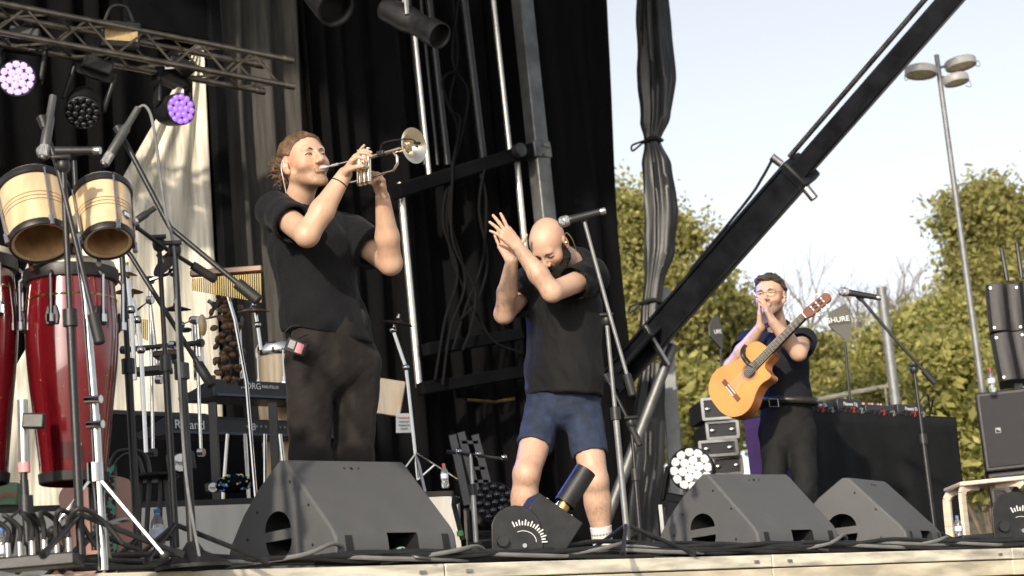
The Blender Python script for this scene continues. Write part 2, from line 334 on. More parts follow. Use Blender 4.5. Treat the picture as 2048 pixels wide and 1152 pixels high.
m2 = MB(); m2.bar(B(.05, 0, .13), B(.17, 0, .13), .27, .04, side); part('mount_plate', m2, M['arm'], boom, .015)
m2 = MB(); m2.bar(B(.13, -.26, .17), B(.155, .1, .17), .05, .03); part('bracket_strap', m2, M['steel'], boom, .004)
m2 = MB(); m2.tube([P(1347, 690, 15.9), P(1262, 910, 15.9), P(1200, 1075, 15.9)], .045, 12); single('brace_tube', m2, M['mast'], 'grey steel tube propping the foot of the boom', 'tube', P(1200, 1075, 15.9))
m2 = MB(); m2.box(P(1345, 860, 17.2), .13, .06, 2.6, Matrix.Rotation(R(2), 3, 'Y')); single('flat_post', m2, M['galv'], 'pale flat post behind the tied tarpaulin', 'post', P(1352, 1100, 17.2), bevel=.01)
# tied tarpaulin: a gathered cloth with folds
def bundle(name, label, pts, Y, material, ties=()):
    vs = []; n = 40; rows = []
    for i in range(len(pts)-1):
        for k in range(8):
            t = k/8; t2 = t*t*(3-2*t); rows.append(tuple(pts[i][j]+(pts[i+1][j]-pts[i][j])*(t if j < 2 else t2) for j in range(3)))
    rows.append(pts[-1])
    for x, y, w in rows:
        c = P(x, y, Y); r = w*.9*Y/FPX
        for k in range(n):
            a = 2*math.pi*k/n; pt = np.array([math.cos(a)*1.7+3, math.sin(a)*1.7+5, y*.0045+Y])
            fold = .22*math.sin(a*5+y*.002+2.5*float(fbm(pt, 2)))+.75*float(fbm(pt*1.6, 3))+.25*math.sin(a*9-y*.003)
            rr = r*(1+fold*.75*min(1, w/30)); vs.append(c+V((math.cos(a)*rr, math.sin(a)*rr*.8, 0)))
    m = MB(); R_ = len(rows); m.add(vs, [(i*n+k, i*n+(k+1) % n, (i+1)*n+(k+1) % n, (i+1)*n+k) for i in range(R_-1) for k in range(n)])
    base = P(*pts[-1][:2], Y); t = thing(name, label, 'tarpaulin', base); part('gathered_cloth', m, material, t, deg=75)
    for x, y, w in ties:
        c = P(x, y, Y); r = w*Y/FPX; tb = MB(); tb.tube([c+V((math.cos(a)*r, math.sin(a)*r, .01*math.sin(3*a))) for a in [2*math.pi*k/20 for k in range(21)]], .018, 6, False)
        tb.tube(curve([c+V((-r, -.02, 0)), c+V((-r-.1, -.02, -.03)), c+V((-r-.1, -.02, -.08)), c+V((-r-.01, -.02, -.02))]), .01, 6); part('tie_cord', tb, M['rubber'], t)
    return t
bundle('tied_tarpaulin', 'black tarpaulin gathered and tied into a hanging column against the sky', [(1305, -40, 27), (1308, 60, 30), (1314, 160, 35), (1312, 235, 29), (1305, 282, 17), (1314, 330, 28), (1322, 420, 33), (1318, 500, 31), (1306, 570, 20), (1300, 620, 20), (1300, 700, 26)], 16.8, M['tarp'], [(1305, 282, 20), (1302, 605, 22)])
bundle('tied_tarpaulin', 'black tarpaulin hanging in folds below the boom', [(1306, 730, 26), (1300, 820, 30), (1298, 920, 28), (1286, 1000, 30), (1280, 1100, 32)], 16.7, M['tarp'])
# ------------------------------------------------------------------ trees
def leafmat(name, dark, light, trans=.48):
    m = bpy.data.materials.new(name); m.use_nodes = True; nt = m.node_tree; L = nt.links.new; b = nt.nodes['Principled BSDF']
    at = nt.nodes.new('ShaderNodeAttribute'); at.attribute_name = 'lv'; rp = nt.nodes.new('ShaderNodeValToRGB'); L(at.outputs['Fac'], rp.inputs[0])
    rp.color_ramp.elements[0].color = (*dark, 1); rp.color_ramp.elements[1].color = (*light, 1); L(rp.outputs[0], b.inputs['Base Color']); b.inputs['Roughness'].default_value = .6
    tr = nt.nodes.new('ShaderNodeBsdfTranslucent'); L(rp.outputs[0], tr.inputs[0]); mx = nt.nodes.new('ShaderNodeMixShader'); mx.inputs[0].default_value = trans
    L(b.outputs[0], mx.inputs[1]); L(tr.outputs[0], mx.inputs[2]); L(mx.outputs[0], nt.nodes['Material Output'].inputs[0]); return m
M['conifer'] = leafmat('conifer_foliage', (.10, .11, .03), (.52, .48, .17))  # leaf colours raised above natural ones to stand for sunlit brightness
M['bushleaf'] = leafmat('bush_foliage', (.12, .14, .035), (.60, .56, .19))
M['paleleaf'] = leafmat('pale_foliage', (.14, .15, .05), (.54, .5, .21))
M['bark'] = mat('bark', (.14, .11, .085), .9, var=.4, scale=6, bump=.5)
def A3(v): return np.array(v, dtype=float)
def unit(rng, n):
    d = rng.normal(size=(n, 3)); return d/np.linalg.norm(d, axis=1)[:, None]
def crown(lobes, nclump, nleaf, rc, size, rng, shell=.55):
    "leaf faces gathered in clumps through the volume of the lobes"
    lobes = list(lobes)+[(tuple(A3(l[0])+d*A3(l[1])*.8), tuple(A3(l[1])*rng.uniform(.3, .5))) for l in lobes for d in unit(rng, 6)]
    w = np.array([l[1][0]*l[1][1]*l[1][2] for l in lobes])**.5; w /= w.sum(); li = rng.choice(len(lobes), nclump, p=w)
    C0 = np.array([l[0] for l in lobes])[li]; RR = np.array([l[1] for l in lobes])[li]
    d = rng.normal(size=(nclump, 3)); d /= np.linalg.norm(d, axis=1)[:, None]; rad = (shell+(1-shell)*rng.random(nclump))*(.85+.3*rng.random(nclump))
    cc = C0+d*RR*rad[:, None]; shade = rng.random(nclump)
    N = nclump*nleaf; ci = np.repeat(np.arange(nclump), nleaf); sc = (.6+.8*rng.random(nclump))[ci]
    pos = cc[ci]+rng.normal(size=(N, 3))*np.array([1, 1, .75])*rc*sc[:, None]*.55
    a = rng.normal(size=(N, 3)); a /= np.linalg.norm(a, axis=1)[:, None]; b = np.cross(a, rng.normal(size=(N, 3))); b /= np.linalg.norm(b, axis=1)[:, None]
    s = size*((.55+1.0*rng.random(nclump))[ci]*(.6+.8*rng.random(N)))[:, None]
    vs = np.stack([pos-a*s, pos+b*s*.5, pos+a*s, pos-b*s*.5], 1).reshape(-1, 3)
    return vs, N, np.clip(.55*shade[ci]+.45*rng.random(N), 0, 1)
def tree(name, label, base, lobes, nclump, nleaf, rc, size, material, seed, trunk_r=.18, group=None, shell=.5, cat='tree'):
    rng = np.random.default_rng(seed); base = V(base); t = thing(name, label, cat, base, group)
    vs, N, lv = crown(lobes, nclump, nleaf, rc, size, rng, shell); vs = vs-np.array(base)
    me = bpy.data.meshes.new('crown'); me.vertices.add(4*N); me.vertices.foreach_set('co', vs.ravel().astype(np.float32)); me.loops.add(4*N); me.loops.foreach_set('vertex_index', np.arange(4*N, dtype=np.int32))
    me.polygons.add(N); me.polygons.foreach_set('loop_start', np.arange(0, 4*N, 4, dtype=np.int32)); me.update(); me.validate()
    at = me.attributes.new('lv', 'FLOAT', 'FACE'); at.data.foreach_set('value', lv.astype(np.float32)); me.materials.append(material)
    o = bpy.data.objects.new('crown', me); COL.objects.link(o); o.parent = t; ORIG[o.name] = base
    m = MB(); top = V(lobes[-1][0]); m.tube(curve([base-ZU*.3, base+(top-base)*.35+V((.1, 0, 0)), base+(top-base)*.7, top], 5), [trunk_r*(1-.8*i/15) for i in range(16)], 8)
    for l in lobes[:6]:
        c = V(l[0]); st_ = base+(top-base)*random.uniform(.25, .6); m.tube(curve([st_, (st_+c)/2+V((0, 0, .2)), c], 4), [trunk_r*.4*(1-.7*i/8) for i in range(9)], 6)
    part('trunk', m, M['bark'], t); return t
def lobe(px, py, Y, rw, rh, rd=None): 
    k = Y/FPX; return (tuple(P(px, py, Y)), (rw*k, (rd or rw)*k, rh*k))
def gz(x, y): 
    t = min(1, max(0, (y-22)/14)); return -1.78+4.6*t*t*(3-2*t)
def tbase(px, Y): p = P(px, 900, Y); return (p.x, p.y, gz(p.x, p.y))
tree('conifer_tree', 'tall sunlit conifer between the black drape and the tied tarpaulin', tbase(1290, 30), [lobe(1250, 800, 30, 130, 120), lobe(1330, 790, 30, 80, 100), lobe(1290, 640, 30, 115, 110), lobe(1350, 610, 30, 60, 60), lobe(1265, 500, 30, 95, 90), lobe(1360, 470, 30, 30, 30), lobe(1245, 420, 30, 45, 50)], 567, 102, .36, 0.046, M['conifer'], 1, .22)
tree('conifer_tree', 'dark leaning conifer seen under the boom beside the guitar', tbase(1400, 33), [lobe(1400, 800, 33, 80, 90), lobe(1420, 690, 33, 75, 80), lobe(1370, 700, 33, 60, 90), lobe(1440, 590, 33, 35, 22), lobe(1460, 640, 33, 40, 30)], 351, 93, .36, 0.050, M['conifer'], 2, .16)
tree('leafy_tree', 'loose pale tree behind the guitarist', tbase(1560, 37), [lobe(1520, 770, 37, 70, 60), lobe(1600, 780, 37, 60, 50), lobe(1480, 640, 37, 40, 30), lobe(1655, 760, 37, 45, 50)], 229, 76, .4, 0.053, M['paleleaf'], 3, .12)
tree('leafy_tree', 'bright bushy tree between the grey post and the lamp post', tbase(1820, 27), [lobe(1850, 800, 27, 110, 130), lobe(1790, 720, 27, 70, 80), lobe(1870, 680, 27, 50, 70), lobe(1830, 900, 27, 120, 80), lobe(1745, 830, 27, 60, 60)], 513, 102, .33, 0.046, M['bushleaf'], 4, .16)
tree('conifer_tree', 'tall sunlit conifer behind the lamp post', tbase(1985, 31), [lobe(1990, 700, 31, 90, 150), lobe(1985, 560, 31, 75, 90), lobe(1960, 470, 31, 65, 70), lobe(2020, 460, 31, 45, 60), lobe(1905, 430, 31, 22, 25), lobe(1965, 405, 31, 38, 32)], 513, 102, .34, 0.046, M['conifer'], 5, .22)
tree('leafy_tree', 'bright leafy shrub below the lamp post, behind the draped table', tbase(1935, 22), [lobe(1930, 850, 22, 70, 90), lobe(1900, 760, 22, 60, 60), lobe(1960, 930, 22, 70, 60), lobe(1870, 900, 22, 60, 60), lobe(2010, 820, 22, 60, 60)], 405, 85, .26, 0.050, M['bushleaf'], 6, .08)
tree('leafy_tree', 'small dark bush behind the flight cases', tbase(1690, 34), [lobe(1660, 790, 34, 50, 60), lobe(1700, 770, 34, 50, 60), lobe(1640, 730, 34, 30, 50)], 175, 85, .32, 0.050, M['conifer'], 8, .1)
tree('leafy_tree', 'pale green bush filling the gap left of the guitarist', tbase(1440, 40), [lobe(1440, 800, 40, 90, 80), lobe(1360, 770, 40, 80, 90), lobe(1490, 730, 40, 40, 50)], 270, 85, .42, 0.056, M['paleleaf'], 9, .1)
for i, (a, b, Y) in enumerate(((1380, 850, 28), (1500, 860, 38), (1590, 850, 36), (1690, 870, 36), (1790, 890, 30), (1900, 960, 24), (1240, 900, 27))):
    tree('hedge_bush', ['low bush at the foot of the conifer left of the flight cases', 'low bush far behind the guitar body', 'low bush far behind the guitarist\'s waist', 'low bush behind the draped table top', 'low bush between the grey post and the draped table', 'low bush right of the draped table', 'low bush behind the tied tarpaulin'][i], tbase(a, Y), [lobe(a-30, b-30, Y, 60, 50), lobe(a+30, b-20, Y, 60, 50), lobe(a, b-60, Y, 50, 40)], 148, 85, .32, 0.053, M[('bushleaf', 'paleleaf', 'conifer')[i % 3]], 30+i, .05, cat='bush')
M['twig'] = mat('dry_twigs', (.16, .13, .10), .9, var=.3)
def bare(label, px, py, Y, hpx, seed):
    rnd = random.Random(seed); base = V(tbase(px, Y)); top = P(px, py, Y); t = thing('bare_tree', label, 'tree', base); m = MB(); tw = MB()
    def grow(p, d, L, r, dep):
        q = p+d*L; tgt = m if dep < 2 else tw
        tgt.tube([p, (p+q)/2+V((rnd.uniform(-1, 1), 0, rnd.uniform(-1, 1)))*L*.06, q], [r, r*.85, r*.7], 5, False)
        if dep >= 5: return
        for _ in range(rnd.choice((2, 3, 3)) if dep else 4):
            e = (d+V((rnd.uniform(-1, 1), rnd.uniform(-.6, .6), rnd.uniform(-.35, .8)))*.75).normalized(); grow(p+d*L*rnd.uniform(.55, 1), e, L*rnd.uniform(.62, .82), r*.6, dep+1)
    H = (top-base).length; grow(base, (top-base).normalized(), H*.42, .09, 0)
    part('trunk', m, M['bark'], t); part('twigs', tw, M['twig'], t, kind='stuff')
bare('leafless pale tree with fine twigs above the microphone on the boom stand', 1720, 560, 38, 300, 3)
bare('leafless thin tree with twigs right of the grey post', 1810, 560, 40, 300, 5)
bare('leafless tree with bare branches behind the guitarist\'s head', 1610, 590, 39, 300, 8)
# ------------------------------------------------------------------ lamp post, grey post, railing
lt = P(1873, 110, 18); lb = V((lt.x, lt.y, -1.75))
lp = thing('lamp_post', 'tall grey lamp post with three round lamp heads', 'street lamp', lb)
m2 = MB(); m2.tube([lb, lb+(lt-lb)*.5, lt], [.042, .034, .024], 16); part('pole', m2, M['galv'], lp)
M['lampshell'] = mat('lamp_housing', (.33, .33, .33), .45, var=.08); M['lampglass'] = mat('lamp_diffuser', (.55, .49, .36), .3, var=.3, scale=25)
for (px, py, dy, tilt, tx) in ((1842, 144, -.1, 12, -1), (1921, 128, .05, 14, 1), (1912, 160, -.15, 4, 1)):
    c = P(px, py, 18+dy); ax = V((-.10*tx, .04, 1)).normalized(); F = axisframe(c, ax); rr = .156 if py != 160 else .125
    m2 = MB(); m2.lathe([(rr*.78, -.030), (rr*.96, -.034), (rr, -.02), (rr, .030), (rr*.93, .042), (.001, .048)], F, 32, True); hd = part('lamp_head', m2, M['lampshell'], lp)
    m2 = MB(); m2.lathe([(.001, -.026), (rr*.79, -.026)], F, 32, True); part('diffuser', m2, M['lampglass'], hd)
    m2 = MB(); j = lt+ZU*(-.13-.09*(py == 160)); m2.tube([j, c+(j-c).normalized()*rr*.95], .014, 8); part('arm', m2, M['galv'], lp)
    e = c+(c-j).normalized()*rr; m2 = MB(); m2.tube(curve([e, e+V((.04*tx, 0, -.0)), e+V((.04*tx, 0, -.05)), e+V((-.01*tx, 0, -.035))]), .004, 6); part('loop', m2, M['galv'], hd)
pt = P(1762, 575, 20); pb = V((pt.x, pt.y, -1.75)); m2 = MB(); m2.tube([pb, pt], .054, 16); single('grey_post', m2, M['galv'], 'round grey post cut off short behind the microphone', 'post', pb)
rl = thing('railing', 'pale sloping railing behind the guitarist and the mixing gear', 'railing', P(1690, 850, 24))
for a, b in (((1600, 806), (1775, 772)),):
    m2 = MB(); m2.tube([P(*a, 24), P(*b, 24)], .028, 8); part('rail', m2, M['fascia2'], rl)
for x in (1610, 1690, 1770):
    m2 = MB(); q = P(x, 806-(x-1600)*.19, 24); m2.tube([q, V((q.x, q.y, gz(q.x, q.y)))], .014, 8); part('rail_post', m2, M['fascia2'], rl)
# ------------------------------------------------------------------ stage monitors
M['wedge'] = mat('monitor_textured_paint', (.088, .089, .093), .6, var=.05, scale=9, bump=.3, bscale=420)
M['recess'] = mat('recess_black', (.006, .006, .007), .7, var=.2)
def wedge(label, corner, yaw, L=.56, k=1.05):
    t = thing('stage_monitor', label, 'monitor', corner, 'stage monitors along the lip')
    xd = V((math.cos(yaw), math.sin(yaw), 0)); yd = V((-xd.y, xd.x, 0)); F = frame(corner, yd*k, ZU*k, xd)     # profile plane: (depth, height), extruded along the length
    prof = [(.02, .0), (.0, .02), (-.005, .07), (.0, .115), (.018, .145)] + [(.018+(.255-.018)*k/3, .145+(.405-.145)*k/3) for k in (1, 2)] + [(.252, .402), (.268, .415), (.30, .418), (.325, .405), (.44, .335), (.545, .25), (.63, .155), (.685, .06), (.69, .02), (.67, 0)]
    mb = MB(); mb.prism(prof, F, 0, L); body = part('cabinet', mb, M['wedge'], t)
    bm = bmesh.new(); bm.from_mesh(body.data); bmesh.ops.recalc_face_normals(bm, faces=bm.faces); bm.to_mesh(body.data); bm.free()
    def cutter(mb_):
        c = part('cutter', mb_, M['recess'], t); fixn(c.data)
        bo = body.modifiers.new('cut', 'BOOLEAN'); bo.operation = 'DIFFERENCE'; bo.object = c; bo.solver = 'EXACT'; bo.material_mode = 'TRANSFER'; return c
    cs = []
    for s_ in (1, -1):
        arc = [(.33+.078*math.cos(a), .155+s_*(.018+.068*math.sin(a))) for a in [math.pi*k/14 for k in range(15)]]
        for z0, z1 in ((-.05, .17), (L-.17, L+.05)):
            mb_ = MB(); mb_.prism(arc, F, z0, z1); cs.append(cutter(mb_))
    mb_ = MB(); mb_.prism([(-.05, .035), (.2, .035), (.2, .125), (-.05, .125)], F, L*.42, L*.42+.15); cs.append(cutter(mb_))
    bv = body.modifiers.new('bevel', 'BEVEL'); bv.width = .012; bv.segments = 3; bv.limit_method = 'ANGLE'; bv.angle_limit = R(50); body.modifiers.move(len(body.modifiers)-1, 0)
    dg = bpy.context.evaluated_depsgraph_get(); me = bpy.data.meshes.new_from_object(body.evaluated_get(dg)); body.modifiers.clear(); body.data = me; auto_smooth(me, 30)
    for c in cs: bpy.data.objects.remove(c)
    for z in (.045, L-.075):                                   # rubber foot straps round the lower edge
        mb_ = MB(); pr = [(.018, -.001), (-.004, .016), (-.010, .07), (-.004, .118), (.004, .118), (.0, .07), (.006, .02), (.02, .004)]; mb_.prism(pr, F, z, z+.03); part('foot_strap', mb_, M['rubber'], t)
    for sx, sy in ((.14, .24), (.24, .335), (.52, .16), (.13, .10), (.45, .06), (.45, .25)):
        mb_ = MB(); mb_.lathe([(.006, -.001), (.006, .002), (.003, .003)], frame(F @ V((sx, sy, 0)), ZU, yd, -xd), 8); part('screw', mb_, M['recess'], t)
    nrm_ = V((0, 0, 0)); sl = (F @ V((.255, .405, 0)) - F @ V((.018, .145, 0))).normalized(); nn = sl.cross(xd).normalized(); nn = nn if nn.z > 0 else -nn
    for q in (.44, .5, .56):
        mb_ = MB(); mb_.lathe([(.007 if q == .5 else .004, -.002), (.007 if q == .5 else .004, .003)], frame(F @ V((.235, .383, L*q)), xd, sl, nn), 10); part('badge', mb_, M['recess'], t)
    pl = F @ V((.02, .06, L*.42+.06)); mb_ = MB(); mb_.tube(curve([pl+yd*.06, pl-yd*.03+ZU*.0, pl-yd*.10-ZU*.03, pl-yd*.14-ZU*.045+xd*.05]), [.014]*9+[.009]*16, 8); part('plug', mb_, M['blackmetal'], t)
    mb_ = MB(); mb_.tube([pl-yd*.012, pl-yd*.035], .0155, 10); part('plug_collar', mb_, mat('plug_tape', (.25, .45, .4), .5), t)
wedge('grey stage monitor in front of the trumpet player', S(U_at(674, 1128, .1), .1), ALPHA-R(1), .6, 1.1)
wedge('grey stage monitor in front of the guitarist', S(U_at(1519, 1110, .15), .15), ALPHA-R(3), .58)
wedge('grey stage monitor turned end-on, beside the bentwood stool', S(U_at(1816, 1100, .2), .2), ALPHA+R(14), .52)
# ------------------------------------------------------------------ loudspeakers on the right
M['pa'] = mat('loudspeaker_paint', (.02, .018, .022), .5, var=.2, scale=40, bump=.2, bscale=300)
M['grille'] = mat('loudspeaker_grille', (.028, .026, .03), .6, var=.25, scale=300, bump=.5, bscale=500)
def sub(label, p0, w, d, hgt, logo):
    t = thing('subwoofer', label, 'loudspeaker', p0, 'loudspeakers stacked at the right edge'); yaw = R(-13); xd = V((math.cos(yaw), math.sin(yaw), 0)); yd = V((-xd.y, xd.x, 0)); F = frame(p0, xd, yd, ZU)
    m = MB(); m.prism([(0, 0), (w, 0), (w, d), (0, d)], F, 0, hgt); part('cabinet', m, M['pa'], t, .012)
    m = MB(); m.prism([(.025, -.008), (w-.025, -.008), (w-.025, .004), (.025, .004)], F, .025, hgt-.025); part('grille', m, M['grille'], t, .005)
    if logo:
        m = MB(); q = F @ V((.11, -.011, hgt*.5)); m.box(q, .034, .006, .034, F.to_3x3()); lo_ = part('badge', m, M['grey'], t, .004)
        m = MB(); m.add([F @ V((.11+a, -.0155, hgt*.5+b)) for a, b in ((-.012, -.012), (.012, -.012), (.012, -.004), (-.003, .004), (-.012, .013))], [(0, 1, 2, 3, 4)]); part('emblem', m, M['recess'], lo_)
p0 = P(1971, 945, 12.0); sub('tall black loudspeaker box with small square badge at the right edge', p0, .8, .7, .50, True)
sub('black loudspeaker box at the bottom of the stack behind the bentwood stool', V((p0.x+.012, p0.y+.01, 0)), .8, .7, p0.z-.006, False)
def array_box(label, px, py, hpx, tilt):
    c = P(px, py, 11.9); t = thing('line_array_box', label, 'loudspeaker', c, 'loudspeakers stacked at the right edge'); H = hpx*11.9/FPX; yaw = R(-13)
    F = frame(c, V((math.cos(yaw), math.sin(yaw), 0)), V((-math.sin(yaw), math.cos(yaw), 0)), ZU) @ Matrix.Rotation(R(tilt), 4, 'Y')
    pr = [(0, .06), (.015, .0), (.06, -.012), (.105, .0), (.118, .03), (.13, .055), (.17, .062), (.21, .05), (.225, .0), (.29, -.02), (.36, .0), (.375, .05), (.6, .06), (.6, .4), (0, .4)]
    m = MB(); m.prism(pr, F, 0, -H+.006); part('cabinet', m, M['pa'], t, .006, deg=60)
    for z in (-.03, -H+.03):
        for x in (.03, .19):
            m = MB(); m.lathe([(.008, 0), (.008, .006)], frame(F @ V((x, -.004 if x < .1 else .06, z)), F.to_3x3().col[0], F.to_3x3().col[2], -F.to_3x3().col[1]), 8); part('bolt', m, M['steel'], t)
array_box('upper black curved loudspeaker above the water bottle at the right edge', 1970, 568, 101, 2)
array_box('lower black curved loudspeaker beside the water bottle at the right edge', 1981, 668, 101, -3)
m2 = MB(); m2.bar(P(2035, 768, 12.0), P(2036, 790, 12.0), .05, .05); single('speaker_bracket', m2, M['blackmetal'], 'short black bracket between the loudspeakers', 'bracket', P(2036, 790, 12.0))
for i, (x0, y0, x1, y1) in enumerate(((2003, 497, 2015, 562), (2034, 488, 2044, 556))):
    m2 = MB(); m2.tube([P(x1, y1, 12.05), P(x0, y0, 12.05), P(x0-.5, y0-3, 12.05)], [.014, .014, .009], 8); single('antenna_rod', m2, M['blackmetal'], ['left black antenna rod standing on the upper loudspeaker', 'right black antenna rod standing on the upper loudspeaker'][i], 'antenna', P(x1, y1, 12.05))
# ------------------------------------------------------------------ implicit bodies: smooth union of tapered limbs, meshed with surface nets
def A(v): return np.array(v, dtype=np.float32)
class Field:
    def __init__(s, lo, hi, h):
        s.lo = A(lo); s.h = h; s.n = np.ceil((A(hi)-s.lo)/h).astype(int)+1; s.F = np.full(s.n, .5, np.float32)
        s.rs = 1.0
        s.ax = [s.lo[i]+h*np.arange(s.n[i], dtype=np.float32) for i in range(3)]
    def sub(s, lo, hi):
        a = np.clip(np.floor((A(lo)-s.lo)/s.h).astype(int), 0, s.n); b = np.clip(np.ceil((A(hi)-s.lo)/s.h).astype(int)+1, 0, s.n)
        if (b <= a).any(): return None, None
        sl = tuple(slice(x, y) for x, y in zip(a, b))
        X, Y_, Z = np.meshgrid(s.ax[0][sl[0]], s.ax[1][sl[1]], s.ax[2][sl[2]], indexing='ij'); return sl, np.stack([X, Y_, Z], -1)
    def put(s, sl, d, k, op):
        f = s.F[sl]
        if op == 'u':
            if k > 0: hh = np.maximum(k-np.abs(f-d), 0)/k; s.F[sl] = np.minimum(f, d)-hh*hh*k*.25
            else: s.F[sl] = np.minimum(f, d)
        else:
            d = -d
            if k > 0: hh = np.maximum(k-np.abs(f-d), 0)/k; s.F[sl] = np.maximum(f, d)+hh*hh*k*.25
            else: s.F[sl] = np.maximum(f, d)
        return s
    def cap(s, a, b, ra, rb, k=.02, op='u', side=None, q=1.0, flat=False):
        ra, rb = ra*s.rs, rb*s.rs; a, b = A(a), A(b); m = max(ra, rb)*max(q, 1)+k+3*s.h; sl, p = s.sub(np.minimum(a, b)-m, np.maximum(a, b)+m)
        if sl is None: return s
        ab = b-a; L = np.linalg.norm(ab); t = ((p-a)@ab)/(L*L); tc = np.clip(t, 0, 1); off = p-(a+tc[..., None]*ab) if not flat else p-(a+t[..., None]*ab)
        if side is not None:
            sd = A(side); c = off@sd; off = off-c[..., None]*sd*(1-1/q)
        d = np.linalg.norm(off, axis=-1)-(ra+(rb-ra)*tc)
        if flat: d = np.maximum(d, np.maximum(-t*L, (t-1)*L))
        return s.put(sl, d, k, op)
    def ell(s, c, r, Rm=None, k=.02, op='u'):
        c = A(c); r = A(r if hasattr(r, '__len__') else (r, r, r)); m = r.max()+k+3*s.h; sl, p = s.sub(c-m, c+m)
        if sl is None: return s
        q = p-c
        if Rm is not None: q = q@A(Rm)
        k0 = np.linalg.norm(q/r, axis=-1); k1 = np.linalg.norm(q/(r*r), axis=-1); d = np.where(k1 > 1e-6, k0*(k0-1)/np.maximum(k1, 1e-6), -r.min())
        return s.put(sl, d, k, op)
    def plane(s, o, n, k=.004):
        "cut away everything on the +n side of the plane"
        p = (s.ax[0][:, None, None]-o[0])*n[0]+(s.ax[1][None, :, None]-o[1])*n[1]+(s.ax[2][None, None, :]-o[2])*n[2]
        hh = np.maximum(k-np.abs(s.F-p), 0)/k; s.F = (np.maximum(s.F, p)+hh*hh*k*.25).astype(np.float32); return s
    def mesh(s):
        F = s.F; F[0], F[-1], F[:, 0], F[:, -1], F[:, :, 0], F[:, :, -1] = (.5,)*6
        I = F < 0; n = s.n; cs = [(i, j, k) for i in (0, 1) for j in (0, 1) for k in (0, 1)]
        cnt = sum(I[i:n[0]-1+i, j:n[1]-1+j, k:n[2]-1+k].astype(np.int8) for i, j, k in cs); act = np.argwhere((cnt > 0) & (cnt < 8))
        if len(act) == 0: return np.zeros((0, 3)), np.zeros((0, 4), int)
        val = np.stack([F[act[:, 0]+i, act[:, 1]+j, act[:, 2]+k] for i, j, k in cs], 1); acc = np.zeros((len(act), 3)); num = np.zeros(len(act))
        for a in range(8):
            for b in range(a+1, 8):
                if sum(abs(cs[a][q]-cs[b][q]) for q in range(3)) != 1: continue
                va, vb = val[:, a], val[:, b]; cr = (va < 0) != (vb < 0); t = np.where(cr, va/np.where(cr, va-vb, 1), 0)
                acc += np.where(cr[:, None], A(cs[a])+t[:, None]*(A(cs[b])-A(cs[a])), 0); num += cr
        vs = s.lo+s.h*(act+acc/num[:, None]); idx = np.full(n-1, -1); idx[tuple(act.T)] = np.arange(len(act)); fs = []
        for axn in range(3):
            o1, o2 = (axn+1) % 3, (axn+2) % 3; sa = [slice(None)]*3; sb = [slice(None)]*3; sa[axn] = slice(0, n[axn]-1); sb[axn] = slice(1, n[axn])
            e = np.argwhere(I[tuple(sa)] != I[tuple(sb)]); e = e[(e[:, o1] > 0) & (e[:, o2] > 0) & (e[:, o1] < n[o1]-1) & (e[:, o2] < n[o2]-1)]
            ins = I[tuple(sa)][tuple(e.T)]; q = []
            for d1, d2 in ((-1, -1), (0, -1), (0, 0), (-1, 0)):
                c = e.copy(); c[:, o1] += d1; c[:, o2] += d2; q.append(idx[tuple(c.T)])
            q = np.stack(q, 1); q[~ins] = q[~ins][:, ::-1]; fs.append(q)
        return vs, np.concatenate(fs)
def normals(vs, fs):
    a = np.cross(vs[fs[:, 2]]-vs[fs[:, 0]], vs[fs[:, 3]]-vs[fs[:, 1]]); nn = np.zeros_like(vs)
    for k in range(4): np.add.at(nn, fs[:, k], a)
    return nn/np.maximum(np.linalg.norm(nn, axis=1), 1e-9)[:, None]
def relax(vs, fs, it=1, w=.5):
    for _ in range(it):
        acc = np.zeros_like(vs); num = np.zeros(len(vs))
        for k in range(4):
            np.add.at(acc, fs[:, k], vs[fs[:, (k+1) % 4]]+vs[fs[:, (k-1) % 4]]); np.add.at(num, fs[:, k], 2)
        vs = vs*(1-w)+w*acc/np.maximum(num, 1)[:, None]
    return vs
def sdf_part(name, chunks, material, parent, col=None, label=None):
    "chunks: list of (verts, quads) in the place's coordinates; one mesh"
    vs = []; fs = []; n = 0
    for a, b in chunks: vs.append(a); fs.append(b+n); n += len(a)
    vs = np.concatenate(vs); fs = np.concatenate(fs); o0 = A(ORIG[parent.name]); me = bpy.data.meshes.new(name); N = len(fs)
    me.vertices.add(len(vs)); me.vertices.foreach_set('co', (vs-o0).astype(np.float32).ravel()); me.loops.add(4*N); me.loops.foreach_set('vertex_index', fs.astype(np.int32).ravel())
    me.polygons.add(N); me.polygons.foreach_set('loop_start', np.arange(0, 4*N, 4, dtype=np.int32)); me.update(); me.validate(); me.polygons.foreach_set('use_smooth', [True]*len(me.polygons))
    if col is not None:
        at = me.color_attributes.new('col', 'FLOAT_COLOR', 'POINT'); at.data.foreach_set('color', np.concatenate([col, np.ones((len(col), 1))], 1).astype(np.float32).ravel())
    me.materials.append(material); o = bpy.data.objects.new(name, me); COL.objects.link(o); o.parent = parent; ORIG[o.name] = ORIG[parent.name]
    if label: o['label'] = label
    return o
def folds(vs, fs, amp, along, f_across=16., f_along=3., seed=0, o=3):
    nn = normals(vs, fs); al = A(V(along).normalized()); t = vs@al; q = vs-t[:, None]*al
    d = fbm(q*f_across+t[:, None]*al*f_along+seed*3.7, o); return vs+nn*(amp*2*d)[:, None]
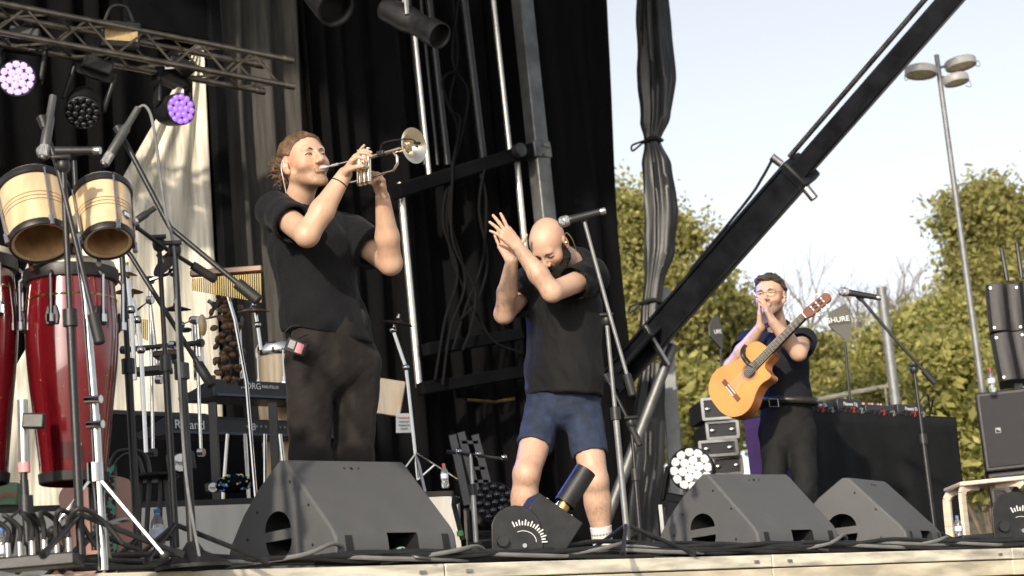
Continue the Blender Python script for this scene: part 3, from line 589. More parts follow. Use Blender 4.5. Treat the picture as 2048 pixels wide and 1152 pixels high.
def skin_mat(name):
    m = mat(name, (.5, .33, .25), .48, var=.05, scale=40, bump=.12, bscale=220); nt = m.node_tree; b = nt.nodes['Principled BSDF']
    at = nt.nodes.new('ShaderNodeAttribute'); at.attribute_name = 'col'; nz = [n_ for n_ in nt.nodes if n_.type == 'TEX_NOISE'][0]
    mx = nt.nodes.new('ShaderNodeMix'); mx.data_type = 'RGBA'; mx.blend_type = 'MULTIPLY'; mx.inputs['Factor'].default_value = .35; nt.links.new(at.outputs['Color'], mx.inputs['A'])
    rp = nt.nodes.new('ShaderNodeValToRGB'); rp.color_ramp.elements[0].color = (.75, .6, .55, 1); rp.color_ramp.elements[1].color = (1, 1, 1, 1); nt.links.new(nz.outputs[0], rp.inputs[0]); nt.links.new(rp.outputs[0], mx.inputs['B'])
    nt.links.new(mx.outputs['Result'], b.inputs['Base Color']); b.inputs['Subsurface Weight'].default_value = .12; b.inputs['Subsurface Radius'].default_value = (.012, .005, .003); b.inputs['Subsurface Scale'].default_value = 1; return m
M['skin'] = skin_mat('skin'); M['eye'] = mat('eye_white', (.7, .68, .65), .2, var=.03); M['lash'] = mat('lashes', (.04, .028, .02), .8); M['iris'] = mat('iris', (.05, .04, .03), .15, var=.1)
class Head:
    "head at centre c (between the ears), facing fwd; local x = the person's left, y = forward, z = up"
    def __init__(s, c, fwd, up, k=1.0):
        s.c = V(c); y = V(fwd).normalized(); x = y.cross(V(up)).normalized(); z = x.cross(y).normalized(); s.x, s.y, s.z, s.k = -x, y, z, k
        s.Rm = np.array([list(s.x), list(s.y), list(s.z)]).T
    def p(s, x, y, z): return s.c+(s.x*x+s.y*y+s.z*z)*s.k
    def loc(s, vs): return (vs-A(s.c))@s.Rm/s.k
    def field(s, neck, neck_r=.056, h=.0036, mouth_open=0, ears=True):
        m = .17*s.k; cc = A(s.c); lo = np.minimum(cc-m, A(neck)-.09); hi = np.maximum(cc+m, A(neck)+.09); f = Field(lo, hi, h); k = s.k; p = s.p; Rm = s.Rm
        def e(x, y, z, r, kk=.02, op='u'): f.ell(p(x, y, z), A(r)*k, Rm, kk, op)
        def c(a, b, ra, rb, kk=.012, op='u'): f.cap(p(*a), p(*b), ra*k, rb*k, kk, op)
        e(0, -.016, .036, (.076, .096, .087), .01); e(0, .03, .03, (.066, .062, .07), .03); e(0, .038, -.03, (.053, .055, .078), .03)
        for sx in (-1, 1):
            c((sx*.053, -.005, -.045), (sx*.024, .066, -.096), .015, .014, .03); e(sx*.042, .058, -.022, (.026, .028, .03), .025)
        e(0, .078, -.1, (.026, .018, .02), .022); c((-.034, .083, .026), (.034, .083, .026), .012, .012, .022)
        c((0, .092, .016), (0, .113, -.024), .0085, .0125, .014); e(0, .113, -.027, (.012, .012, .0105), .008)
        for sx in (-1, 1):
            e(sx*.0125, .103, -.032, (.009, .011, .008), .006); e(sx*.032, .100, .006, (.02, .014, .0125), .014, 's'); e(sx*.032, .079, .004, (.0165, .0135, .0115), .006)
        c((-.02, .093, -.056), (.02, .093, -.056), .0055, .0055, .008); c((-.017, .092, -.067), (.017, .092, -.067), .0065, .0065, .008); c((-.022, .104, -.0615), (.022, .104, -.0615), .003, .003, .004, 's')
        if ears:
            for sx in (-1, 1):
                e(sx*.079, -.012, -.003, (.008, .019, .032), .006); e(sx*.075, -.005, -.028, (.009, .011, .012), .006); e(sx*.088, -.008, .002, (.007, .010, .017), .005, 's')
        nb = A(neck); c0 = p(0, -.022, -.06); f.cap(c0, nb, neck_r*.95, neck_r*1.05, .035); return f
    def eyes(s, parent, lid=.5, look=0):
        for sx in (-1, 1):
            m = MB(); c = s.p(sx*.032, .0845, .0045); Mx = Matrix((s.x, s.y, s.z)).transposed(); m.ell(c, (.0128*s.k, .0105*s.k, .0055*s.k*lid*2), Mx, 12, 8); eo = part('eye', m, M['eye'], parent)
            lm = MB(); lm.tube(curve([s.p(sx*.017, .0885, .003), s.p(sx*.026, .0935, .0045+.006*lid), s.p(sx*.038, .0925, .0045+.006*lid), s.p(sx*.048, .084, .002)], 4), .0024*s.k, 5); part('eyelash', lm, M['lash'], parent)
            m = MB(); m.ell(s.p(sx*.032+look, .0915, .003), (.0052*s.k, .0035*s.k, .0052*s.k*min(1, lid*1.6)), Mx, 10, 6); part('iris', m, M['iris'], eo)
def hand(f, wrist, d, pn, thumb, curls, spread=.0, k=1.0, thumb_curl=(.2, .3), thumb_out=.8):
    "palm and five fingers: d = wrist to knuckles, pn = out of the palm, thumb = side of the thumb"
    d = V(d).normalized(); pn = V(pn); pn = (pn-d*pn.dot(d)).normalized(); ac = d.cross(pn).normalized()
    if ac.dot(V(thumb)) < 0: ac = -ac
    w = V(wrist); ks = []
    for i, (lx, ll) in enumerate(((.031, .088), (.0105, .093), (-.010, .088), (-.029, .078))):
        kp = w+(d*ll+ac*lx)*k; ks.append(kp); f.cap(w+ac*lx*.55*k+d*.012*k, kp, .0155*k, .0115*k, .012)
    f.cap(w+ac*.02*k+d*.03*k+pn*.006*k, w+ac*.024*k+d*.06*k+pn*.006*k, .016*k, .012*k, .012)
    for i, kp in enumerate(ks):
        L = (.072, .08, .074, .058)[i]*k; r0 = (.0088, .0092, .0087, .0076)[i]*k; ang = (1.5-i)*spread; dd = (d*math.cos(ang)+ac*math.sin(ang)).normalized(); c = 0; p = kp
        for j, (fr, cu) in enumerate(zip((.46, .31, .23), curls[i])):
            c += cu; q = p+(dd*math.cos(c)+pn*math.sin(c))*L*fr; f.cap(p, q, r0*(1-.1*j), r0*(1-.1*(j+1)), .003); p = q
    b = w+d*.022*k+ac*.022*k; td = (ac*thumb_out+d*.75+pn*.25).normalized(); p = b
    for j, L in enumerate((.042, .034, .027)):
        q = p+td*L*k; f.cap(p, q, (.0145, .0115, .0098)[j]*k, (.0115, .0098, .008)[j]*k, .008 if j == 0 else .003); p = q
        if j < 2: td = (td+d*thumb_curl[j]*.6+pn*thumb_curl[j]-ac*thumb_curl[j]*.3).normalized()
def bounds(pts, m): a = np.array([list(p) for p in pts]); return a.min(0)-m, a.max(0)+m
# ------------------------------------------------------------------ people
M['tee'] = mat('black_cotton', (.0075, .008, .0105), .85, var=.2, scale=14, bump=.25, bscale=90, spec=.2, sheen=.04)
M['tee2'] = mat('black_cotton_shirt', (.0062, .0062, .0072), .8, var=.2, scale=14, bump=.25, bscale=90, spec=.25, sheen=.03)
M['trouser'] = mat('dark_brown_trousers', (.021, .0175, .0165), .8, var=.15, scale=20, bump=.2, bscale=160, spec=.2, sheen=.05)
M['blacktrouser'] = mat('black_trousers', (.010, .010, .011), .8, var=.25, scale=16, bump=.2, bscale=120, spec=.25)
M['denim'] = mat('blue_denim', (.017, .028, .062), .85, var=.35, scale=22, bump=.35, bscale=240)
M['navy'] = mat('navy_shirt', (.009, .010, .016), .8, var=.2, scale=14, bump=.2, bscale=90, spec=.25)
M['hairbrown'] = mat('brown_hair', (.16, .092, .05), .5, var=.5, scale=30, bump=.9, bscale=120, stretch=(1, 1, 1), spec=.4)
M['hairdark'] = mat('dark_brown_hair', (.055, .036, .024), .5, var=.5, scale=40, bump=.9, bscale=140)
M['beard'] = mat('black_beard', (.018, .014, .012), .75, var=.5, scale=60, bump=1, bscale=200, spec=.2)
M['brow'] = mat('eyebrow_hair', (.08, .048, .03), .8, var=.3)
M['sock'] = mat('white_sock', (.72, .7, .69), .9, var=.06, scale=50, bump=.3, bscale=150); M['sockgrey'] = mat('grey_sock_band', (.3, .3, .32), .9, var=.1)
M['shoe'] = mat('dark_shoe', (.02, .02, .022), .6, var=.2); M['leather'] = mat('black_leather', (.018, .016, .015), .4, var=.25, scale=25, bump=.15, bscale=120)
M['pink'] = mat('pink_tape', (.75, .3, .32), .5, var=.05)
def clean(f, it=2): 
    a, b = f.mesh(); return relax(a, b, it, .45), b
def skincol(vs, base, head=None, beard=None, stub=None, scalp=None):
    c = np.tile(A(base), (len(vs), 1)); n = fbm(vs*18, 3)[:, None]; c *= 1+.32*n*np.array([[.5, 1, 1]])
    if head is not None:
        L = head.loc(vs); x, y, z = np.abs(L[:, 0]), L[:, 1], L[:, 2]; inh = (np.linalg.norm(L-A((0, 0, 0)), axis=1) < .16)
        def blend(w, col): 
            nonlocal c; w = np.clip(w, 0, 1)[:, None]*inh[:, None]; c = c*(1-w)+w*A(col)*np.ones_like(c)
        red = A(base)*A((1.02, .78, .74))
        blend(.6*np.exp(-((x-.048)**2+(z+.028)**2)/.0006)*(y > .03), red); blend(.55*np.exp(-(x**2+(z+.028)**2+(y-.113)**2)/.0004), red); blend(.5*(x > .068), red)
        blend(.55*(x < .02)*(y > .088)*(np.abs(z+.0615) < .0095), A(base)*A((.9, .62, .6)))
        if stub is not None:
            w = (np.clip((-.035-z)/.012, 0, 1)*np.clip((y+.01)/.02, 0, 1)*(1-np.clip((.02-x)/.01, 0, 1)*(np.abs(z+.0615) < .009)))*(.6+.9*vnoise(vs*260)); blend(stub[1]*w*(z > -.125), stub[0])
        if scalp is not None:
            w = np.clip((-y*.75+z*.25+.0)/.03, 0, 1)*np.clip((.055-z)/.04, 0, 1); blend(scalp[1]*w*(z > -.06), scalp[0])
    return c
def body_hair(t, chunks, n, dens, col, seed, length=.014):
    "fine hairs on bare limbs: dens(points) gives the share of hairs kept"
    rng = np.random.default_rng(seed); m = MB(); vs_ = np.concatenate([c[0] for c in chunks]); nn_ = np.concatenate([normals(*c) for c in chunks]); i = rng.integers(0, len(vs_), n*6); i = i[rng.random(len(i)) < dens(vs_[i])][:n]
    for k in i:
        p, q = V(vs_[k]), V(nn_[k]); d = (q*.45+V((rng.normal()*.35, rng.normal()*.35, -.75+rng.normal()*.2))).normalized(); s_ = d.cross(q).normalized()*.0005; L_ = length*rng.uniform(.5, 1.2); m.add([p-s_, p+s_, p+d*L_], [(0, 1, 2)])
    part('body_hair', m, col, t, kind='stuff')
def near(a, b, lo=.1, hi=1.0, r=.09):
    a, b = A(a), A(b); ab = b-a
    def f(p):
        t_ = ((p-a)@ab)/(ab@ab); d = np.linalg.norm(p-(a+np.clip(t_, 0, 1)[:, None]*ab), axis=1); return ((t_ > lo) & (t_ < hi) & (d < r)).astype(float)
    return f
def person(label, base): return thing('person', label, 'person', base)
def headparts(t, Hd, brow=True, browmat='brow'):
    if brow:
        for sx in (-1, 1):
            m = MB(); m.tube(curve([Hd.p(sx*.014, .0965, .0205), Hd.p(sx*.03, .0955, .026), Hd.p(sx*.05, .0785, .022)], 5), [.0022, .003, .0035, .0036, .0036, .0034, .003, .0028, .0022, .0016, .001], 6); part('eyebrow', m, M[browmat], t)
DOWN = V((0, 0, -1))
def shoe(t, ankle, fwd, material='shoe'):
    fw = V((fwd[0], fwd[1], 0)).normalized(); a = V((ankle.x, ankle.y, 0)); sd = V((-fw.y, fw.x, 0)); f = Field(*bounds([a-fw*.1, a+fw*.22, a+ZU*.12], .08), .007)
    f.cap(a-fw*.06+ZU*.045, a+fw*.10+ZU*.042, .043, .044, .02).cap(a+fw*.10+ZU*.042, a+fw*.17+ZU*.034, .043, .034, .02).cap(a+ZU*.05, a+ZU*.11, .045, .045, .02); f.plane((0, 0, .004), (0, 0, -1)); part_ = sdf_part('shoe', [clean(f)], M[material], t); return part_
# ---- trumpet player
YT = 7.6; TK = 1.075
def PT(x, y, Y): return P(x, y, Y*TK)
tp = person('person in black t-shirt and brown-black trousers playing a trumpet', V((PT(640, 1100, YT).x, YT*TK, 0)))
sk = (.60, .39, .275)
hd = Head(PT(608, 330, 7.52), (.62, -.76, .16), (-.2, .1, 1), 1.06*TK)
rs, re, rw = PT(548, 418, 7.49), PT(614, 470, 7.2), PT(690, 348, 7.24)
ls, le, lw = PT(700, 468, 7.73), PT(781, 527, 7.56), PT(765, 394, 7.40)
nb = PT(592, 418, 7.60); ch = PT(622, 500, 7.60); pv = PT(660, 690, 7.63)
sdir = (ls-rs).normalized()
bell_c, mouth = PT(828, 291, 7.10), hd.p(0, .107, -.061)
tax = (bell_c-mouth).normalized(); tl = (bell_c-mouth).length
tup = (ZU-tax*tax.z).normalized(); tsd = tax.cross(tup).normalized()                     # tsd points to the player's right of the horn
def TP(s_, a=0, b=0): return mouth+tax*s_+tup*a+tsd*b
valve_s = tl*.46
fb = Field(*bounds([rs, re, rw, ls, le, lw, ch, pv, nb], .22), .0065); fb.rs = TK
fb.cap(pv, ch, .10, .125, .04, side=sdir, q=1.25).cap(ch, nb, .11, .06, .05).cap(rs, re, .054, .047, .03).cap(ls, le, .054, .047, .03)
for e_, w_ in ((re, rw), (le, lw)): fb.cap(e_, e_+(w_-e_)*.4, .046, .047, .02).cap(e_+(w_-e_)*.4, w_, .047, .029, .02)
hp1, hp2 = PT(620, 720, 7.56), PT(712, 724, 7.70); kn1, kn2 = PT(622, 915, 7.60), PT(706, 915, 7.70); an1, an2 = PT(606, 1140, 7.66), PT(694, 1140, 7.76)
hf = hd.field(nb, .062)
rh = Field(*bounds([rw, rw+(TP(valve_s, .1)-rw)], .13), .0028)
rk = PT(718, 301, 7.16)                                                                    # knuckles of the right hand, fingers reach over the valve caps
rh.cap(rw+(re-rw)*.25, rw, .036, .029, .01)
hand(rh, rw, rk-rw, V((.55, .35, -.75)), V((.1, -.6, .3)), [(.45, .75, .5), (.35, .7, .5), (.25, .65, .4), (.0, .1, .05)], .06, TK, (.4, .5), .4)
lh = Field(*bounds([lw, PT(755, 335, 7.25)], .13), .0028)
lh.cap(lw+(le-lw)*.25, lw, .036, .029, .01)
hand(lh, lw, PT(757, 345, 7.34)-lw, V((-.75, -.55, .1)), V((-.1, -.5, .8)), [(1.0, .9, .5), (1.05, .95, .5), (1.1, .9, .5), (1.0, .9, .4)], .02, TK, (.3, .4), .6)
ch_ = [clean(fb, 1), clean(hf, 1), clean(rh, 1), clean(lh, 1)]
col = np.concatenate([skincol(c[0], sk, hd if i == 1 else None, stub=((.26, .155, .09), .6)) for i, c in enumerate(ch_)])
sdf_part('body', ch_, M['skin'], tp, col)
body_hair(tp, [ch_[0]], 500, lambda p: np.maximum(near(re, rw, .1)(p), near(le, lw, .1)(p)), mat('fair_body_hair', (.3, .19, .11), .6), 3, .012)
hd.eyes(tp, .28); headparts(tp, hd)
# hair tied back in a curly bun
fh = Field(*bounds([hd.c], .22), .004); fh.ell(hd.p(0, -.018, .040), A((.082, .102, .093))*hd.k, hd.Rm, .01).ell(hd.p(0, .03, .036), A((.071, .068, .078))*hd.k, hd.Rm, .03); n_ = V(hd.y)*.72-V(hd.z)*.69; fh.plane(hd.p(0, .08, .083), n_, .012); fh.plane(hd.p(0, 0, -.055), -V(hd.z), .01)
for sx in (-1, 1): fh.ell(hd.p(sx*.086, -.004, -.004), A((.02, .03, .045))*hd.k, hd.Rm, .012, 's')
a_, b_ = clean(fh, 1); a_ = folds(a_, b_, .006, hd.y*.8-hd.z*.5, 70, 8, 2); chunks = [(a_, b_)]
fu = Field(*bounds([hd.p(0, -.14, .0)], .11), .004); fu.ell(hd.p(0, -.135, .034), A((.048, .045, .05)), hd.Rm); fu.ell(hd.p(0.01, -.118, -.005), A((.03, .03, .035)), hd.Rm, .02); a_, b_ = clean(fu, 1); nn_ = normals(a_, b_); a_ = a_+nn_*(.045*fbm(a_*50, 2))[:, None]; chunks.append((a_, b_))
ho = sdf_part('hair', chunks, M['hairbrown'], tp)
m2 = MB(); rr_ = random.Random(4)
for i in range(60):
    th = rr_.uniform(0, 6.3); ph = rr_.uniform(-.9, 1.2); c = hd.p(0, -.132, .03); d_ = (hd.x*math.cos(th)*math.cos(ph)+hd.z*math.sin(th)*math.cos(ph)-hd.y*math.sin(ph)*.6).normalized(); p_ = c+d_*.03; pts = [p_]
    for j in range(6): pts.append(pts[-1]+(d_*.006+V((rr_.uniform(-1, 1), rr_.uniform(-1, 1), rr_.uniform(-.9, .9)))*.010))
    m2.tube(curve(pts, 3), .0022, 5)
part('curls', m2, M['hairbrown'], ho, kind='stuff')
# t-shirt
fs_ = Field(*bounds([rs, re, ls, le, ch, pv, nb], .27), .0065); fs_.rs = TK
wst = PT(650, 640, 7.62)
fs_.cap(wst, ch, .135, .142, .05, side=sdir, q=1.33).cap(ch, nb, .13, .075, .06, side=sdir, q=1.2).cap(rs, ls, .066, .066, .05).cap(PT(662, 700, 7.63), wst, .145, .135, .04, side=sdir, q=1.34)
for s_, e_, fr in ((rs, re, .60), (ls, le, .60)):
    fs_.cap(s_-(e_-s_)*.05, s_+(e_-s_)*fr, .074, .082, .035, flat=True); fs_.cap(s_+(e_-s_)*(fr-.12), s_+(e_-s_)*(fr+.2), .070, .074, .004, 's', flat=True)
h1, h2 = PT(553, 657, 7.55), PT(764, 688, 7.62); hn = (h2-h1).cross(V((0, 1, 0.02))).normalized(); hn = hn if hn.z < 0 else -hn
fs_.plane(h1, hn); fs_.cap(nb-ZU*.02, hd.p(0, -.02, -.07), .068, .07, .006, 's')
a_, b_ = clean(fs_, 1); a_ = folds(a_, b_, .020, V((-.35, 0, 1)), 8, 2.2, 1); a_ = folds(a_, b_, .010, V((.6, 0, 1)), 15, 4, 5)
sdf_part('t_shirt', [(a_, b_)], M['tee'], tp)
ft = Field(*bounds([pv, hp1, hp2, kn1, kn2, an1, an2], .22), .0068); ft.rs = TK; pside = (hp2-hp1).normalized()
ft.cap(PT(660, 655, 7.62), PT(665, 735, 7.63), .125, .125, .04, side=pside, q=1.36)
for hp_, kn_, an_ in ((hp1, kn1, an1), (hp2, kn2, an2)): ft.cap(hp_, kn_, .100, .083, .03).cap(kn_, an_, .083, .068, .03)
a_, b_ = clean(ft, 1); a_ = folds(a_, b_, .012, V((.2, 0, 1)), 9, 2.5, 3); a_ = folds(a_, b_, .008, V((1, 0, .5)), 17, 4, 9); sdf_part('trousers', [(a_, b_)], M['trouser'], tp)
for an_ in (an1, an2): shoe(tp, an_, (.64, -.77))
m2 = MB(); q = hd.p(-.083, -.006, -.004); m2.ell(q, (.008, .008, .008)); m2.tube(curve([q, q+V((-.01, 0, .025)), q+V((-.02, .02, .0)), q+V((-.015, .03, -.05)), nb+V((-.03, -.03, .03))]), .0022, 6); part('in_ear_monitor', m2, M['white'], tp)
m2 = MB(); wq = rw+(re-rw)*.16; wa = (rw-re).normalized(); F_ = axisframe(wq, wa); m2.tube([F_ @ V((.035*math.cos(a), .035*math.sin(a), 0)) for a in [2*math.pi*k/20 for k in range(21)]], .0035, 6); part('wristband', m2, M['rubber'], tp)
bp = thing('radio_pack', 'small black radio pack with pink tape clipped to the trumpet player\'s waistband', 'radio pack', PT(591, 695, 7.38)); F_ = frame(PT(591, 693, 7.39), V((.86, -.25, -.42)).normalized(), V((.3, .95, 0)).normalized(), V((0, 0, 1))); _x = V((.84, -.3, -.44)).normalized(); _y = V((.33, .94, 0)).normalized(); _z = _x.cross(_y).normalized(); F_ = frame(PT(593, 694, 7.40), _x, _y, _z)
m2 = MB(); m2.box(F_ @ V((0, 0, 0)), .098, .024, .062, F_.to_3x3()); part('case', m2, M['black'], bp, .005)
m2 = MB(); m2.box(F_ @ V((.022, -.0125, 0)), .034, .003, .042, F_.to_3x3()); part('tape', m2, M['pink'], bp); m2 = MB(); m2.box(F_ @ V((-.018, -.0125, .004)), .03, .003, .034, F_.to_3x3()); part('display', m2, M['grey'], bp)
m2 = MB(); m2.tube(curve([F_ @ V((-.05, 0, .01)), F_ @ V((-.075, -.005, .03)), F_ @ V((-.06, 0, .07)), F_ @ V((-.03, .02, .09))]), .003, 6); part('lead', m2, M['rubber'], bp)
# ---- trumpet
tr = thing('trumpet', 'shiny silver and gold trumpet held up to the player\'s lips', 'trumpet', TP(valve_s))
bl = tl*.30; M['bellgold'] = mat('lacquered_bell', (.88, .72, .42), .12, 1, var=.06)
prof = [(.0085, 0), (.0095, bl*.2), (.012, bl*.42), (.017, bl*.62), (.026, bl*.78), (.040, bl*.89), (.058, bl*.965), (.074, bl*1.0), (.0755, bl*1.002), (.074, bl*.995), (.056, bl*.955), (.038, bl*.875), (.024, bl*.765), (.015, bl*.6)]
F_ = frame(bell_c-tax*bl, tsd, tup, tax); F_ = frame(bell_c-tax*bl, tsd, -tup, -tax) if False else F_
m2 = MB(); m2.lathe(prof, F_, 40, True); bo_ = part('bell', m2, M['silver'], tr, deg=60)
m2 = MB(); m2.lathe([(.056, bl*.955-.001), (.038, bl*.875-.001), (.024, bl*.765-.001), (.012, bl*.5)], F_, 40, True); part('bell_throat', m2, M['bellgold'], bo_, deg=60)
m2 = MB(); m2.tube([TP(.075), TP(tl*.30), TP(tl*.68), TP(tl*.78, -.004), TP(tl*.82, -.03), TP(tl*.82, -.06), TP(tl*.78, -.085), TP(valve_s+.05, -.088)], .0062, 10); part('leadpipe', m2, M['silver'], tr)
m2 = MB(); m2.tube(curve([bell_c-tax*(bl-.01), TP(tl*.45, .0, -.022), TP(tl*.30, .0, -.024), TP(tl*.235, -.018, -.024), TP(tl*.22, -.045, -.022), TP(tl*.24, -.075, -.02), TP(tl*.30, -.088, -.016), TP(valve_s-.03, -.088, -.01)], 6), .0062, 10); part('bell_bow', m2, M['silver'], tr)
for i in range(3):
    s0 = valve_s+(i-1)*.027; m2 = MB(); m2.tube([TP(s0, .015), TP(s0, -.105)], .0115, 14); m2.tube([TP(s0, -.105), TP(s0, -.118)], [.0145, .009], 14); vo = part('valve', m2, M['silver'], tr)
    m2 = MB(); m2.tube([TP(s0, .015), TP(s0, .021), TP(s0, .022), TP(s0, .036)], [.0145, .0145, .003, .003], 12); m2.tube([TP(s0, .034), TP(s0, .039)], .009, 12); part('finger_button', m2, M['silver'], vo)
    m2 = MB(); m2.tube(curve([TP(s0-.004, -.05, .012), TP(s0-.004, -.05, .05+.01*i), TP(s0+.008, -.05, .058+.01*i), TP(s0+.016, -.05, .05+.01*i), TP(s0+.016, -.05, .012)]), .005, 8); part('valve_slide', m2, M['silver'], tr)
m2 = MB(); m2.lathe([(.004, .075), (.0052, .035), (.010, .026), (.0135, .014), (.0145, .0), (.001, -.001)], frame(mouth-tax*.002, tsd, tup, tax), 18, True); m2.tube([TP(.06), TP(.1)], .0066, 12); part('mouthpiece', m2, mat('satin_silver', (.85, .84, .82), .38, .85, var=.05), tr)
m2 = MB(); m2.tube(curve([TP(tl*.66, .012, .01), TP(tl*.72, .03, .03), TP(tl*.85, .03, .04), bell_c+tax*.01+tup*.02+tsd*.03, bell_c+tax*.02+tup*.005]), .003, 6); m2.tube([bell_c+tax*.022+tup*.008-tsd*.012, bell_c+tax*.02+tup*.004+tsd*.018], .0065, 8); part('clip_microphone', m2, M['black'], tr)
m2 = MB(); m2.box(TP(tl*.66, -.0, .0), .03, .022, .035, F_.to_3x3()); part('clip', m2, M['black'], tr, .003)
# ---- bald singer
YS = 9.0
sg = person('bald bearded person in black t-shirt and denim shorts clapping', V((P(1130, 1100, YS).x, YS, 0)))
sk2 = (.58, .38, .275); hs = Head(P(1099, 491, 8.82), (-.32, -.55, -.77), (-.3, -.6, .75), 1.03)
ls, le, lw = P(1184, 552, 8.88), P(1104, 584, 8.62), P(1036, 494, 8.58)
rs, re, rw = P(1064, 566, 9.10), P(1008, 628, 8.88), P(1024, 520, 8.66)
nb = P(1148, 532, 9.02); ch = P(1128, 620, 9.02); pv = P(1126, 810, 9.05); sdir = (ls-rs).normalized()
fb = Field(*bounds([rs, re, rw, ls, le, lw, ch, pv, nb], .2), .0065)
fb.cap(pv, ch, .11, .125, .04, side=sdir, q=1.25).cap(ch, nb, .11, .06, .05).cap(rs, re, .052, .046, .03).cap(ls, le, .054, .047, .03)
for e_, w_ in ((re, rw), (le, lw)): fb.cap(e_, e_+(w_-e_)*.4, .045, .046, .02).cap(e_+(w_-e_)*.4, w_, .046, .029, .02)
hip_r, kn_r, an_r = P(1084, 838, 9.08), P(1053, 948, 8.92), P(1040, 1098, 9.0); hip_l, kn_l, an_l = P(1168, 840, 9.03), P(1190, 962, 8.93), P(1207, 1098, 9.0)
fl = Field(*bounds([hip_r, kn_r, an_r, hip_l, kn_l, an_l], .16), .0065)
for a, b, c in ((hip_r, kn_r, an_r), (hip_l, kn_l, an_l)):
    fl.cap(a, b, .085, .060, .03).cap(b, b+(c-b)*.3, .058, .058, .03).cap(b+(c-b)*.05+V((0, .03, 0)), b+(c-b)*.45+V((0, .02, 0)), .045, .05, .03).cap(b+(c-b)*.3, c, .055, .04, .03).ell(b+V((0, -.035, 0)), (.04, .035, .045), None, .03)
hf = hs.field(nb, .064)
lh = Field(*bounds([lw, P(985, 448, 8.55)], .14), .0028); lh.cap(lw+(le-lw)*.25, lw, .036, .029, .01)
hand(lh, lw, P(1000, 456, 8.56)-lw, V((-.25, .75, -.5)), V((.1, -.2, 1)), [(-.25, .05, .05), (-.12, .08, .05), (.0, .1, .05), (.15, .12, .05)], .16, 1.06, (.1, .1), .5)
rh = Field(*bounds([rw, P(1012, 475, 8.66)], .14), .0028); rh.cap(rw+(re-rw)*.25, rw, .035, .028, .01)
hand(rh, rw, P(1008, 482, 8.68)-rw, V((.2, -.9, .1)), V((1, 0, .2)), [(.1, .15, .1), (.1, .15, .1), (.1, .15, .1), (.15, .15, .1)], .06, 1.04, (.1, .1), 1.0)
ch_ = [clean(fb, 1), clean(fl, 1), clean(hf, 1), clean(lh, 1), clean(rh, 1)]
col = np.concatenate([skincol(c[0], sk2, hs if i == 2 else None, scalp=((.36, .27, .23), .35)) for i, c in enumerate(ch_)])
sdf_part('body', ch_, M['skin'], sg, col)
body_hair(sg, [ch_[0], ch_[1]], 2600, lambda p: np.maximum.reduce([near(re, rw, .05)(p), near(le, lw, .05)(p), .8*near(hip_r, kn_r, .55)(p), near(kn_r, an_r, 0, .85)(p), .8*near(hip_l, kn_l, .55)(p), near(kn_l, an_l, 0, .85)(p)]), mat('dark_body_hair', (.07, .045, .03), .6), 4, .016)
hs.eyes(sg, .12); headparts(sg, hs, True, 'beard')
fB = Field(*bounds([hs.c], .18), .0036)
for sx in (-1, 1):
    fB.cap(hs.p(sx*.066, .012, -.005), hs.p(sx*.06, .022, -.055), .016, .025, .02).cap(hs.p(sx*.058, .022, -.058), hs.p(sx*.03, .078, -.10), .027, .03, .02).cap(hs.p(sx*.004, .099, -.05), hs.p(sx*.032, .085, -.066), .011, .014, .012)
fB.cap(hs.p(-.03, .080, -.095), hs.p(.03, .080, -.095), .029, .029, .02).ell(hs.p(0, .083, -.115), A((.035, .026, .03)), hs.Rm, .02)
a_, b_ = clean(fB, 1); a_ = a_+normals(a_, b_)*(.008*fbm(a_*90, 2))[:, None]; sdf_part('beard', [(a_, b_)], M['beard'], sg)
fs_ = Field(*bounds([rs, re, ls, le, ch, pv, nb], .25), .0065); wst = P(1126, 745, 9.04)
fs_.cap(wst, ch, .145, .145, .05, side=sdir, q=1.32).cap(ch, nb, .135, .08, .06, side=sdir, q=1.15).cap(rs, ls, .07, .07, .05).cap(P(1127, 815, 9.04), wst, .15, .145, .04, side=sdir, q=1.34)
for s_, e_, fr in ((rs, re, .62), (ls, le, .5)):
    fs_.cap(s_-(e_-s_)*.05, s_+(e_-s_)*fr, .076, .083, .04, flat=True); fs_.cap(s_+(e_-s_)*(fr-.15), s_+(e_-s_)*(fr+.2), .074, .077, .004, 's', flat=True)
h1, h2 = P(1033, 786, 9.0), P(1220, 792, 9.0); hn = (h2-h1).cross(V((0, 1, .02))).normalized(); hn = hn if hn.z < 0 else -hn
fs_.plane(h1, hn); fs_.cap(nb-ZU*.02, hs.p(0, -.02, -.07), .072, .074, .006, 's')
a_, b_ = clean(fs_, 1); a_ = folds(a_, b_, .021, V((.25, 0, 1)), 8, 2, 4); a_ = folds(a_, b_, .010, V((-.5, 0, 1)), 16, 4, 6); sdf_part('t_shirt', [(a_, b_)], M['tee2'], sg)
fp = Field(*bounds([hip_r, kn_r, hip_l, kn_l, pv], .2), .0065); pside = (hip_l-hip_r).normalized()
fp.cap(P(1127, 775, 9.05), P(1127, 808, 9.06), .135, .13, .04, side=pside, q=1.36)
for a, b, r0, r1, fr in ((hip_r, kn_r, .090, .084, .52), (hip_l, kn_l, .092, .085, .60)):
    fp.cap(a-(b-a)*.12, a+(b-a)*fr, r0, r1, .018, flat=True); fp.cap(a+(b-a)*(fr-.25), a+(b-a)*(fr+.3), r1-.012, r1-.008, .004, 's', flat=True)
a_, b_ = clean(fp, 1); a_ = folds(a_, b_, .009, V((1, 0, .15)), 15, 3, 2); a_ = folds(a_, b_, .006, V((.2, 0, 1)), 20, 6, 8); sh_ = sdf_part('denim_shorts', [(a_, b_)], M['denim'], sg)
